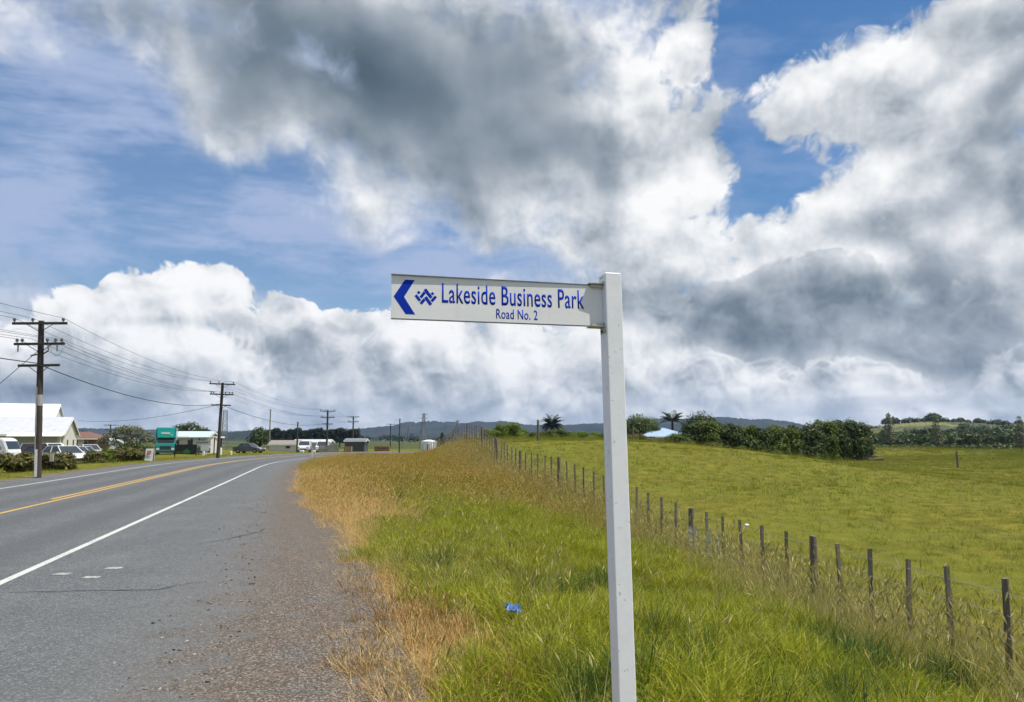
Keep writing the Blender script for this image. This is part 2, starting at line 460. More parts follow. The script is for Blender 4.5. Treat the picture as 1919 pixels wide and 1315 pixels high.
def fence_g(y): return 0.5 * (np.interp(y - 1.2, FY, FG) + np.interp(y + 1.2, FY, FG))
def edge_r(y): return 3.35 + np.interp(y, [0, 8, 17, 30, 44, 70], [3.9, 3.9, 3.4, 2.6, 2.3, 2.1])
_ph = RNG.uniform(0, 6.28, (10, 2))
def bumps(x, y):
    s = 0
    for i, (f, a) in enumerate([(0.35, 0.035), (0.61, 0.03), (1.1, 0.022), (1.9, 0.014), (3.3, 0.008)]):
        s = s + a * np.sin(f * (x * math.cos(i * 2.1) + y * math.sin(i * 2.1)) * 2 + _ph[i, 0]) * np.cos(f * (y * math.cos(i * 1.3) - x * math.sin(i * 1.3)) * 1.7 + _ph[i, 1])
    return s
def height(x, y, s=None):
    x = np.asarray(x, float); y = np.asarray(y, float)
    if s is None: s = road_s(x, y)
    fx, fg = fence_x(y), fence_g(y)
    ds = s - edge_r(y); df = fx - x
    t = np.clip(ds, 0, None) / (np.clip(ds, 0, None) + np.clip(df, 0, None) + 1e-6)
    verge = fg * np.clip(t, 0, 1) ** np.interp(y, [10, 22, 30], [1.7, 2.2, 4.0])
    plat = np.where(y < 45, fg, np.interp(y, [45, 110, 140, 200], [1.5, 1.5, -0.4, -0.9]))
    base = fg + (plat - fg) * sst(x - fx, 0, 6)
    pad = -0.95 + (base + 0.95) * (1 - sst(x, 5, 33))
    right = np.where(df > 0, verge, pad) * sst(ds, 0, np.where(y > 70, 10, 0.8))
    left = -0.4 * sst(-s, 6.0, 15.0)
    h = np.where(s > 0, right, left)
    off = sst(np.abs(s), np.where(s > 0, edge_r(y) - 0.2, 5.0), np.where(s > 0, edge_r(y) + 1.5, 7.0))
    far = sst(np.hypot(x, y), 130, 260)
    h = h * (1 - far) + far * (-0.9)
    hum = 0.085 * (np.sin(3.1 * x + 1.7 * y + 1.5 * np.sin(0.9 * y)) * np.sin(2.3 * y - 1.9 * x + 1.2 * np.sin(1.3 * x)) + 0.6 * np.sin(5.3 * x - 2.9 * y) * np.sin(4.7 * y + 2.1 * x)) * (s > 0) * (df > -0.5) * sst(ds, 0.6, 2.0) * (y < 60)
    return h + hum + bumps(x, y) * off - 0.02 * (1 - off)
def H(x, y): return float(height(np.array([x]), np.array([y]))[0])

# zones of the verge, shared by the ground colour and by what grows there
def wob(x, y, k=0.0):
    return (np.sin(1.3 * x + 0.7 * y + k) + np.sin(0.6 * x - 1.1 * y + 2.1 * k + 1) + 0.7 * np.sin(2.9 * x + 1.9 * y + k * 3) + 0.5 * np.sin(5.1 * x - 4.3 * y + k)) / 3.2
def zones(x, y, s):
    ds = s - edge_r(y); df = fence_x(y) - x
    gravel = np.where(s > 0, 1 - sst(ds + 0.35 * wob(x, y), -0.35, 0.45), (1 - sst(-s - 5.2 + 0.3 * wob(x, y), 0, 0.5)))
    gold = sst(y + 3.4 * wob(x * 0.8, y * 0.8, 2) - 0.5 * x * (x < 0), 17.5, 26.5)
    strip = np.interp(y, [0, 6, 8, 10, 13, 16, 40], [0.85, 0.65, 0.4, 0.3, 0.7, 1.6, 2.1])
    tan = (1 - sst(ds + 0.75 * wob(x * 1.5, y * 1.5, 4), strip * 0.7, strip * 1.25))
    rank = 1 - sst(np.where(df > 0, df, -2.2 * df) + 0.4 * wob(x, y, 5), 0.7, 1.9)
    verge = (df > -0.2) & (s > 0)
    return gravel, gold, tan, rank, verge

def axis(spans):
    out_ = [spans[0][0]]
    for a, b, st0, st1 in spans:
        x_ = a
        while x_ < b - 1e-6:
            f = (x_ - a) / (b - a); x_ = min(b, x_ + st0 + (st1 - st0) * f); out_.append(x_)
    return np.array(out_)
gx = axis([(-4500, -300, 500, 60), (-300, -60, 50, 4), (-60, -14, 3, 0.4), (-14, 9, 0.22, 0.22), (9, 40, 0.3, 2), (40, 300, 3, 50), (300, 4500, 60, 500)])
gy = axis([(-300, -6, 60, 1.5), (-6, 3, 0.8, 0.3), (3, 24, 0.22, 0.22), (24, 70, 0.25, 0.8), (70, 150, 0.8, 4), (150, 600, 5, 60), (600, 6000, 80, 600)])
GX, GY = np.meshgrid(gx, gy)
GS = road_s(GX, GY)
GZ = height(GX, GY, GS)
nx, ny = len(gx), len(gy)
idx = np.arange(nx * ny).reshape(ny, nx)
faces = np.stack([idx[:-1, :-1], idx[:-1, 1:], idx[1:, 1:], idx[1:, :-1]], -1).reshape(-1, 4)

gm, t, p = new_mat('ground_soil_and_turf')
pos = t.node('ShaderNodeNewGeometry').outputs['Position']
def att(nm):
    a = t.node('ShaderNodeAttribute'); a.attribute_name = nm; return a.outputs['Fac']
n_f = t.noise(pos, 14, 5, 0.65); n_m = t.noise(pos, 2.2, 5, 0.6); n_l = t.noise(pos, 0.16, 4, 0.55); n_x = t.noise(pos, 55, 4, 0.7)
past = t.ramp(n_m, [(0.28, (0.062, 0.070, 0.006)), (0.5, (0.120, 0.115, 0.010)), (0.72, (0.19, 0.165, 0.024))])
past = t.mix(t.step(n_l, 0.42, 0.62), past, t.ramp(n_m, [(0.3, (0.085, 0.098, 0.008)), (0.7, (0.155, 0.152, 0.014))]))
past = t.mix(t.m('MULTIPLY', t.step(n_f, 0.56, 0.75), 0.5), past, (0.23, 0.20, 0.06))
green = t.ramp(n_f, [(0.3, (0.018, 0.032, 0.005)), (0.7, (0.06, 0.08, 0.012))])
gold_c = t.ramp(n_f, [(0.3, (0.06, 0.035, 0.012)), (0.7, (0.22, 0.14, 0.045))])
tan_c = t.ramp(n_f, [(0.25, (0.12, 0.070, 0.030)), (0.5, (0.26, 0.16, 0.060)), (0.8, (0.42, 0.28, 0.11))])
dirt = t.ramp(n_m, [(0.3, (0.10, 0.060, 0.038)), (0.46, (0.135, 0.098, 0.072)), (0.60, (0.12, 0.110, 0.100)), (0.75, (0.16, 0.15, 0.14))])
dirt = t.mix(t.m('MULTIPLY', t.step(t.noise(pos, 26, 3, 0.6), 0.52, 0.66), 0.75), dirt, (0.21, 0.115, 0.06))
stone = t.voro(pos, 60, 'F1', out='Color')
st = t.node('ShaderNodeSeparateColor'); t.l.new(stone, st.inputs[0])
dirt = t.mix(0.6, dirt, t.ramp(st.outputs[0], [(0.1, (0.035, 0.032, 0.03)), (0.5, (0.115, 0.105, 0.095)), (0.8, (0.20, 0.19, 0.18)), (0.97, (0.36, 0.34, 0.32))]))
c = t.mix(att('verge'), past, green)
c = t.mix(att('gold'), c, gold_c)
c = t.mix(att('tan'), c, tan_c)
c = t.mix(att('far'), c, t.ramp(t.noise(pos, 0.02, 3, 0.5), [(0.4, (0.035, 0.050, 0.014)), (0.6, (0.075, 0.085, 0.02))]))
gr = t.step(t.m('ADD', att('gravel'), t.m('MULTIPLY', t.m('SUBTRACT', n_m, 0.5), 0.9)), 0.4, 0.62)
c = t.mix(gr, c, dirt)
t.l.new(c, p.inputs['Base Color']); p.inputs['Roughness'].default_value = 0.95; p.inputs['Specular IOR Level'].default_value = 0.15
bp = t.node('ShaderNodeBump'); bp.inputs['Strength'].default_value = 0.7; bp.inputs['Distance'].default_value = 0.03
t.l.new(t.m('ADD', n_x, t.m('MULTIPLY', n_f, 1.5)), bp.inputs['Height']); t.l.new(bp.outputs[0], p.inputs['Normal'])

gme = mesh_np('ground', np.stack([GX, GY, GZ], -1).reshape(-1, 3), faces, [gm], smooth=True)
za, zg, zt, zr, zv = zones(GX, GY, GS)
for nm, arr in (('gravel', za * (np.abs(GS) < 14)), ('gold', np.maximum(zg, zr * 0.5) * zv), ('tan', zt * zv), ('verge', zv * 1.0), ('far', sst(np.hypot(GX, GY), 150, 190))):
    a_ = gme.attributes.new(nm, 'FLOAT', 'POINT'); a_.data.foreach_set('value', np.asarray(arr, np.float32).ravel())
ground = tag(link('ground', gme), kind='structure')

# ------------------------------------------------------------------ road: chip seal, with a ragged outer edge on the near shoulder
rm, t, p = new_mat('chip_seal')
pos = t.node('ShaderNodeNewGeometry').outputs['Position']
av = t.node('ShaderNodeAttribute'); av.attribute_name = 'across'; ac = av.outputs['Fac']
n1 = t.noise(pos, 0.8, 5, 0.6); n2 = t.noise(pos, 9, 4, 0.6)
vc = t.voro(pos, 75, 'F1', out='Color'); sc_ = t.node('ShaderNodeSeparateColor'); t.l.new(vc, sc_.inputs[0])
chip = t.ramp(sc_.outputs[0], [(0.0, (0.030, 0.033, 0.035)), (0.45, (0.088, 0.094, 0.098)), (0.8, (0.150, 0.157, 0.160)), (1.0, (0.30, 0.31, 0.31))])
seal = t.ramp(n1, [(0.3, (0.066, 0.072, 0.076)), (0.52, (0.092, 0.099, 0.103)), (0.72, (0.128, 0.135, 0.138))])
c = t.mix(0.5, seal, chip)
# wheel tracks polished a little darker; the shoulder a little paler and dustier
trk = None
for w0 in (-2.5, -0.9, 0.85, 2.45):
    g = t.step(t.m('ABSOLUTE', t.m('SUBTRACT', ac, w0)), 0.15, 0.6, 1, 0)
    trk = g if trk is None else t.m('MAXIMUM', trk, g)
c = t.mix(t.m('MULTIPLY', trk, t.m('MULTIPLY', n1, 1.0)), c, (0.066, 0.071, 0.076))
ed = t.node('ShaderNodeAttribute'); ed.attribute_name = 'past_edge'; ed = ed.outputs['Fac']
n3 = t.noise(pos, 2.2, 5, 0.6); n4 = t.noise(pos, 26, 3, 0.6)
stn = t.ramp(sc_.outputs[1], [(0.1, (0.02, 0.018, 0.016)), (0.5, (0.085, 0.076, 0.066)), (0.8, (0.165, 0.155, 0.142)), (0.97, (0.36, 0.34, 0.31))])
soil = t.ramp(n3, [(0.30, (0.105, 0.062, 0.032)), (0.48, (0.106, 0.074, 0.046)), (0.64, (0.088, 0.075, 0.060)), (0.80, (0.098, 0.094, 0.088))])
soil = t.mix(t.m('MULTIPLY', t.step(n4, 0.54, 0.66), 0.6), soil, (0.16, 0.085, 0.042))
soil = t.mix(0.52, soil, stn)
dust = t.step(t.m('ADD', ed, t.m('ADD', t.m('MULTIPLY', t.m('SUBTRACT', n3, 0.5), 2.4), t.m('MULTIPLY', t.m('SUBTRACT', n4, 0.5), 0.9))), -0.45, 0.40)
c = t.mix(dust, c, soil)
c = t.mix(t.m('MULTIPLY', t.step(ed, -1.6, 0.0), t.m('MULTIPLY', t.m('SUBTRACT', 1.0, dust), 0.35)), c, t.mix(n2, (0.095, 0.092, 0.088), (0.155, 0.15, 0.142)))
# tar seams and stains
ns = t.noise(pos, 0.7, 5, 0.6, 1.0)
crack = t.step(t.m('ABSOLUTE', t.m('SUBTRACT', ns, 0.5)), 0.0, 0.006, 1, 0)
c = t.mix(t.m('MULTIPLY', crack, t.m('MULTIPLY', t.step(n1, 0.5, 0.6), 0.5)), c, (0.04, 0.04, 0.042))
t.l.new(c, p.inputs['Base Color']); p.inputs['Roughness'].default_value = 0.82; p.inputs['Specular IOR Level'].default_value = 0.3
bp = t.node('ShaderNodeBump'); bp.inputs['Strength'].default_value = 0.8; bp.inputs['Distance'].default_value = 0.008
vd = t.voro(pos, 75, 'F1'); t.l.new(t.m('SUBTRACT', 1.0, vd), bp.inputs['Height']); t.l.new(bp.outputs[0], p.inputs['Normal'])

def ribbon(offs, i0=0, i1=None, z=0.0, sub=1):
    """mesh strip along the road; offs: list of offsets (scalar or array per station)"""
    i1 = len(RC) if i1 is None else i1
    st_ = np.arange(i0, i1); V = []
    for o_ in offs:
        o_ = np.broadcast_to(np.asarray(o_, float), (len(st_),))
        xy = RC[st_] + RN[st_] * o_[:, None]
        V.append(np.column_stack([xy, np.full(len(st_), z)]))
    V = np.stack(V, 1); n, k = V.shape[:2]
    ii = np.arange(n * k).reshape(n, k)
    F_ = np.stack([ii[:-1, :-1], ii[:-1, 1:], ii[1:, 1:], ii[1:, :-1]], -1).reshape(-1, 4)
    return V.reshape(-1, 3), F_
yst = RC[:, 1]
redge = edge_r(yst) - np.interp(yst, [0, 10, 40], [1.45, 1.2, 0.8])
ledge = -4.6 + 0.12 * wob(RC[:, 0] * 3, RC[:, 1] * 2, 7)
router = edge_r(yst) + 0.25
offs = [ledge, -4.0, -3.3, -2.5, -1.7, -0.9, 0.0, 0.9, 1.7, 2.5, 3.3, 4.0, 0.5 * (4.0 + redge), redge, 0.5 * (redge + router), router]
V, F_ = ribbon(offs, z=0.0)
rme = mesh_np('road', V, F_, [rm], smooth=True)
acr = np.stack([np.broadcast_to(np.asarray(o_, float), (len(RC),)) for o_ in offs], 1).ravel()
a_ = rme.attributes.new('across', 'FLOAT', 'POINT'); a_.data.foreach_set('value', acr.astype(np.float32))
epr = np.stack([np.broadcast_to(np.asarray(o_, float), (len(RC),)) for o_ in offs], 1) - redge[:, None]
a_ = rme.attributes.new('past_edge', 'FLOAT', 'POINT'); a_.data.foreach_set('value', epr.ravel().astype(np.float32))
road = tag(link('road', rme), kind='structure')

def paint(name, col, wear):
    m, t, p = new_mat(name)
    pos = t.node('ShaderNodeNewGeometry').outputs['Position']
    f = t.step(t.m('ADD', t.noise(pos, 30, 5, 0.7), t.m('MULTIPLY', t.noise(pos, 1.5, 3, 0.5), 0.5)), wear, wear + 0.16)
    t.l.new(t.mix(f, (0.12, 0.125, 0.13), t.mix(t.noise(pos, 6, 3, 0.5), col, tuple(k * 0.8 for k in col))), p.inputs['Base Color'])
    p.inputs['Roughness'].default_value = 0.7
    return m
P_WHITE = paint('road_paint_white', (0.52, 0.52, 0.50), 0.54)
P_YELLOW = paint('road_paint_yellow', (0.55, 0.33, 0.055), 0.52)
P_PATCH = paint('road_paint_patch', (0.50, 0.48, 0.45), 0.66)
def strip(name, off, wd, mat, i0=0, i1=None):
    V, F_ = ribbon([off - wd / 2, off + wd / 2], i0, i1, z=0.004)
    return link(name, mesh_np(name, V, F_, [mat]), road)
strip('edge_line', 3.36, 0.105, P_WHITE)
strip('edge_line', -3.33, 0.105, P_WHITE)
strip('centre_line', 0.06, 0.11, P_YELLOW)
def station(y): return int(np.argmin(np.abs(yst - y) + (RC[:, 0] > 0) * 99))
strip('centre_line', -0.20, 0.11, P_YELLOW, 0, station(17.2))
strip('centre_line', -0.20, 0.11, P_YELLOW, station(20.8))
for (px_, py_, w_, l_) in ((-5.38, 9.42, 0.20, 0.16), (-4.90, 9.20, 0.20, 0.13), (-4.97, 9.85, 0.21, 0.14)):
    n = 14; ring = []
    for k in range(n):
        a = 2 * math.pi * k / n; r = 0.85 + 0.25 * random.random()
        cx, cy = math.cos(a), math.sin(a); m_ = max(abs(cx), abs(cy))
        ring.append((px_ + cx / m_ * w_ / 2 * r, py_ + cy / m_ * l_ / 2 * r, 0.0045))
    B().face(ring).build('paint_patch', P_PATCH, road)

# tar seams and cracks
M_TAR = plain('tar', (0.022, 0.022, 0.023), 0.6, 0.3, 20)
def seam(pts, w_):
    b = B(); P_ = [Vector((*q, 0.0038)) for q in pts]; Q = []
    for a, c_ in zip(P_[:-1], P_[1:]):
        n = max(2, int((c_ - a).length / 0.12))
        for k in range(n): Q.append(a.lerp(c_, k / n) + Vector((random.uniform(-.02, .02), random.uniform(-.02, .02), 0)))
    Q.append(P_[-1]); L_, R_ = [], []
    for i, q in enumerate(Q):
        d = (Q[min(i + 1, len(Q) - 1)] - Q[max(i - 1, 0)]).normalized(); nn = Vector((-d.y, d.x, 0)); ww = w_ * random.uniform(.25, 1.0) * math.sin(math.pi * (i + .6) / (len(Q) + .2)) ** 0.5
        L_.append(b.bm.verts.new(q + nn * ww)); R_.append(b.bm.verts.new(q - nn * ww))
    for i in range(len(Q) - 1): b.bm.faces.new((R_[i], R_[i + 1], L_[i + 1], L_[i]))
    b.build('tar_seam', M_TAR, road)
seam([(-5.3, 8.3), (-4.4, 8.42), (-3.8, 8.45), (-3.55, 8.9)], 0.022)
seam([(-4.9, 12.0), (-4.6, 12.6), (-4.4, 13.6), (-4.45, 14.2)], 0.03)
seam([(-12.0, 15.0), (-10.8, 15.3), (-9.6, 15.2)], 0.012)
seam([(-10.6, 20.0), (-11.3, 23.0), (-12.4, 27.0), (-13.2, 30.5)], 0.012)
seam([(-7.6, 9.0), (-7.0, 7.4), (-6.4, 5.6)], 0.010)

# ------------------------------------------------------------------ the finger-post sign
M_POST = plain('white_enamel_post', (0.83, 0.84, 0.85), 0.4, 0.035, 14, bump=0.05)
M_BLADE = plain('retroreflective_sheet', (0.82, 0.82, 0.80), 0.45, 0.035, 3, stretch=(1, 1, 3))
M_BLUE = plain('sign_blue', (0.006, 0.038, 0.42), 0.7, 0.06, 8, spec=0.08)
M_EDGE = plain('weathered_aluminium', (0.20, 0.20, 0.19), 0.55, 0.25, 30, metal=0.5)
M_CLIP = plain('cast_aluminium', (0.46, 0.45, 0.40), 0.5, 0.25, 40, metal=0.6)
M_STEEL = plain('dull_steel', (0.10, 0.10, 0.10), 0.5, 0.3, 30, metal=0.7)
nt_ = NT(M_POST.node_tree); pp_ = M_POST.node_tree.nodes['Principled BSDF']; base_ = pp_.inputs['Base Color'].links[0].from_socket
co_ = nt_.node('ShaderNodeTexCoord').outputs['Object']
ch_ = nt_.step(nt_.noise(co_, 34, 4, 0.6), 0.665, 0.685); gr_ = nt_.step(nt_.noise(nt_.v('MULTIPLY', co_, (14, 14, 1.1)), 1.0, 5, 0.65), 0.50, 0.78)
c1_ = nt_.mix(nt_.m('MULTIPLY', gr_, 0.20), base_, (0.42, 0.40, 0.36)); nt_.l.new(nt_.mix(nt_.m('MULTIPLY', ch_, 0.55), c1_, (0.30, 0.29, 0.27)), pp_.inputs['Base Color'])
nt_ = NT(M_BLADE.node_tree); pp_ = M_BLADE.node_tree.nodes['Principled BSDF']; base_ = pp_.inputs['Base Color'].links[0].from_socket
co_ = nt_.node('ShaderNodeTexCoord').outputs['Object']; gr_ = nt_.step(nt_.noise(nt_.v('MULTIPLY', co_, (16, 1, 1.5)), 1.0, 5, 0.65), 0.52, 0.8)
nt_.l.new(nt_.mix(nt_.m('MULTIPLY', gr_, 0.16), base_, (0.52, 0.50, 0.45)), pp_.inputs['Base Color'])
sign = thing('street_sign', 'white square post carrying a white finger board with blue arrow and lettering', 'street sign', (0.5245, 3.667, -0.25))
up = Vector((-0.0137, 0.038, 1.0)).normalized()
fx_ = Vector((math.cos(R(15.3)), math.sin(R(15.3)), 0)); fx_ = (fx_ - up * fx_.dot(up)).normalized()
fy_ = up.cross(fx_)
sign.matrix_world = Matrix.Translation(sign.location) @ Matrix((fx_, fy_, up)).transposed().to_4x4()
PH_, PW = 2.668, 0.087
def rsq(h, r, n=3):
    pts = []
    for qx, qy, a0 in ((1, 1, 0), (-1, 1, 90), (-1, -1, 180), (1, -1, 270)):
        for k in range(n + 1):
            a = R(a0 + 90 * k / n); pts.append((qx * (h - r) + r * math.cos(a), qy * (h - r) + r * math.sin(a)))
    return pts
pb = B()
rings = []
for z_, hh in ((0, PW / 2), (0.9, PW / 2), (PH_ - 0.004, PW / 2), (PH_, PW / 2 - 0.004)):
    rings.append([pb.bm.verts.new((x_, y_, z_)) for x_, y_ in rsq(hh, 0.006)])
for a_r, b_r in zip(rings[:-1], rings[1:]):
    for k in range(len(a_r)): pb.bm.faces.new((a_r[k], a_r[(k + 1) % len(a_r)], b_r[(k + 1) % len(a_r)], b_r[k]))
pb.bm.faces.new(rings[-1])
post_o = pb.build('post', M_POST, sign)
for z_ in (PH_ - 0.020, PH_ - 0.043):
    for dy_ in (-0.014, 0.010):
        B().tube((-PW / 2 - 0.0015, dy_, z_), (-PW / 2 + 0.004, dy_, z_), 0.0038, n=10).build('screw_hole', M_STEEL, post_o)
BL, BH = 1.035, 0.2015
bx0 = -PW / 2 - 0.004 - BL; bz0 = PH_ - 0.061 - BH
by_ = -0.004                                  # front face of the blade
blade = B().box((bx0 + BL / 2, by_ + 0.004, bz0 + BH / 2), (BL, 0.008, BH)).build('sign_board', M_BLADE, sign)
# turned lips along the top and the bottom edge; the top one stands a little proud at the far end
tp = B().prism([(bx0 - 0.001, by_ - 0.0085), (bx0 + BL, by_ - 0.003), (bx0 + BL, by_ + 0.011), (bx0 - 0.001, by_ + 0.011)], 2, bz0 + BH + 0.0003, bz0 + BH + 0.0042)
tp.build('edge_lip', M_EDGE, blade)
B().box((bx0 + BL / 2, by_ + 0.004, bz0 - 0.0025), (BL + 0.001, 0.014, 0.004)).build('edge_lip', M_EDGE, blade)
ZF = by_ - 0.0004
def flat(name, outlines, mat, parent):
    b = B()
    for pts in outlines: b.prism([(bx0 + u, bz0 + v) for u, v in pts], 1, ZF, by_ + 0.001)
    return b.build(name, mat, parent)
flat('arrow', [[(0.010, 0.101), (0.062, 0.183), (0.107, 0.183), (0.058, 0.101), (0.110, 0.020), (0.066, 0.020)]], M_BLUE, blade)
# woven zigzag emblem
def bar(cx, cy, ln, wd, ang):
    a = R(ang); ux, uy = math.cos(a), math.sin(a)
    return [(cx + sx * ln / 2 * ux - sy * wd / 2 * uy, cy + sx * ln / 2 * uy + sy * wd / 2 * ux) for sx, sy in ((-1, -1), (1, -1), (1, 1), (-1, 1))]
E0, EK = (0.1105, 0.1005), 0.000272
emb = []
for cx, cy, ln, wd, ang in ((560, 502, 46, 46, 48), (546, 597, 122, 50, -52), (628, 540, 122, 50, 54), (722, 512, 186, 56, -53), (722, 640, 166, 56, -54), (628, 655, 104, 50, 52), (797, 510, 44, 46, 50), (818, 600, 118, 50, 50)):
    emb.append(bar(E0[0] + (cx - 505) * EK, E0[1] + (590 - cy) * EK, ln * EK, wd * EK, ang))
flat('emblem', emb, M_BLUE, blade)
def lettering(name, text, u0, u1, v0, cap, mat, parent, to_world=None, y=None, depth=0.0004, bold=0.008):
    """raised letters; u0..u1 the width, v0 the base line, cap the height of a capital"""
    cu = bpy.data.curves.new(name, 'FONT'); cu.body = text; cu.size = 1.0; cu.offset = bold; cu.resolution_u = 5
    cu.space_character = 1.06
    tmp = bpy.data.objects.new(name, cu); COL.objects.link(tmp)
    bpy.context.view_layer.update()
    me = bpy.data.meshes.new_from_object(tmp.evaluated_get(bpy.context.evaluated_depsgraph_get()))
    bpy.data.objects.remove(tmp)
    co = np.empty(len(me.vertices) * 3); me.vertices.foreach_get('co', co); co = co.reshape(-1, 3)
    x0, x1 = co[:, 0].min(), co[:, 0].max()
    caph = 0.73
    co2 = np.zeros_like(co)
    co2[:, 0] = u0 + (co[:, 0] - x0) / (x1 - x0) * (u1 - u0); co2[:, 2] = v0 + co[:, 1] / caph * cap; co2[:, 1] = y
    me.vertices.foreach_set('co', co2.ravel()); me.materials.clear(); me.materials.append(mat); me.update()
    o = link(name, me, parent)
    so = o.modifiers.new('depth', 'SOLIDIFY'); so.thickness = depth; so.offset = 0
    return o
lettering('lettering', 'Lakeside Business Park', bx0 + 0.2265 * BL, bx0 + 0.908 * BL, bz0 + 0.083, 0.097, M_BLUE, blade, y=by_ - 0.0004)
lettering('lettering', 'Road No. 2', bx0 + 0.478 * BL, bx0 + 0.676 * BL, bz0 + 0.0175, 0.049, M_BLUE, blade, y=by_ - 0.0004)
# clamps that hold the board to the post
cx0, cx1 = -PW / 2 - 0.078, -PW / 2
for top in (1, 0):
    z_ = bz0 + BH + 0.0062 if top else bz0 - 0.0065
    s_ = 1 if top else -1
    cl = B()
    cl.prism([(cx0, -0.030), (cx1, -0.034), (cx1, 0.034), (cx0, 0.030)], 2, z_ - 0.0018, z_ + 0.0022)
    for yy_ in (-0.016, 0.016): cl.box(((cx0 + cx1) / 2 + 0.006, yy_, z_ - s_ * 0.0095), (cx1 - cx0 - 0.012, 0.004, 0.0155))
    o_ = cl.build('clamp', M_CLIP, sign)
    pl = B().box((cx1 - 0.0022, 0, z_ + s_ * 0.001 - (0 if top else 0.016)), (0.004, 0.062, 0.030 if not top else 0.020)).build('clamp_foot', M_CLIP, o_)
    B().tube((cx1 - 0.011, 0.006, z_ - (0.020 if not top else -0.006)), (cx1 - 0.003, 0.006, z_ - (0.020 if not top else -0.006)), 0.007, n=6).build('bolt', M_STEEL, o_)

# ------------------------------------------------------------------ the paddock fence: round posts, sawn battens, five wires
M_BATTEN = plain('weathered_batten', (0.20, 0.172, 0.14), 0.85, 0.4, 5, bump=0.6, stretch=(6, 6, 0.7))
M_FPOST = plain('old_tanalised_post', (0.15, 0.126, 0.10), 0.85, 0.5, 4, bump=0.7, stretch=(5, 5, 0.7))
M_WIRE = plain('galvanised_wire', (0.36, 0.36, 0.35), 0.5, 0.2, 20, metal=0.2)
fence = thing('fence', 'post and batten wire fence running along the paddock and over the grassy mound', 'fence', (4.95, 8.0, H(4.95, 8.0)))
def child_world(o, par, m):
    o.parent = par; o.matrix_basis = par.matrix_basis.inverted() @ m
fence_me = Matrix.Translation(fence.location)
bat_meshes, post_meshes = [], []
for k in range(4):
    b = B().box((0, 0, 0.57), (0.042 + 0.006 * k / 3, 0.034, 1.30))
    bmesh.ops.subdivide_edges(b.bm, edges=[e for e in b.bm.edges if abs(e.verts[0].co.z - e.verts[1].co.z) > 1], cuts=3)
    for v in b.bm.verts: v.co.x += random.uniform(-.003, .003) + 0.006 * math.sin(v.co.z * 2 + k); v.co.y += random.uniform(-.003, .003)
    for v in b.bm.verts:
        if v.co.z > 1.2: v.co.z += random.uniform(-.006, .012)
    bat_meshes.append(b.mesh('batten', M_BATTEN))
for k in range(3):
    b = B().tube((0, 0, -0.2), (0, 0, 1.20), 0.062, 0.055, n=11)
    bmesh.ops.subdivide_edges(b.bm, edges=[e for e in b.bm.edges if abs(e.verts[0].co.z - e.verts[1].co.z) > 1], cuts=3)
    for v in b.bm.verts: v.co.x += random.uniform(-.006, .006); v.co.y += random.uniform(-.006, .006)
    for v in b.bm.verts:
        if v.co.z > 1.19: v.co.z += 0.10 * v.co.x * (k - 1) + random.uniform(-.004, .004)
    post_meshes.append(b.mesh('fence_post', M_FPOST))
FENCE_TOP = {0: 0.175, 5: 0.125, 11: 0.14, 17: 0.5, 23: 0.99, 29: 1.13, 35: 1.60, 41: 2.19, 47: 2.52, 53: 2.16, 59: 1.62, 65: 1.2}
FYI = [8.0 + 0.78 * i for i in sorted(FENCE_TOP)]; FTZ = [FENCE_TOP[i] for i in sorted(FENCE_TOP)]
def f_top(y): return float(np.interp(y, FYI, FTZ))
rng = random.Random(3)
wire_pts = []
for i in range(-7, 66):
    y_ = 8.0 + 0.78 * i; x_ = float(fence_x(y_)) if i > -1 else 4.95 - 0.075 * (y_ - 8)
    is_post = (i % 6 == 5) or i == 0
    zt = f_top(y_) if i >= 0 else 0.175
    o = link('fence_post' if is_post else 'batten', rng.choice(post_meshes if is_post else bat_meshes))
    base = zt - (1.20 if is_post else 1.215) + (0.035 if is_post else 0.0) + rng.uniform(-0.02, 0.02)
    lean = Euler((rng.gauss(0, 0.022), rng.gauss(0, 0.022), rng.uniform(-0.2, 0.2)))
    child_world(o, fence, Matrix.Translation((x_ + rng.uniform(-.01, .01), y_ + rng.uniform(-.05, .05), base)) @ lean.to_matrix().to_4x4() @ Matrix.Diagonal((0.58 if i == 0 else 1, 0.58 if i == 0 else 1, 1, 1)))
    wire_pts.append((x_ - 0.03, y_, zt))
for hgt in (0.10, 0.32, 0.54, 0.74, 0.92):
    b = B()
    for a, c_ in zip(wire_pts[:-1], wire_pts[1:]):
        b.tube((a[0], a[1], a[2] - hgt), (c_[0], c_[1], c_[2] - hgt), 0.0030, n=5, cap=False)
    o = b.build('wire', M_WIRE); child_world(o, fence, Matrix())
# white insulator on a batten
o = B().ball((0, 0, 0), (0.045, 0.03, 0.028), 2).build('insulator', plain('white_plastic', (0.75, 0.75, 0.72), 0.4, 0.05)); child_world(o, fence, Matrix.Translation((float(fence_x(14.2)) + 0.09, 14.2, f_top(14.2) - 0.08)))
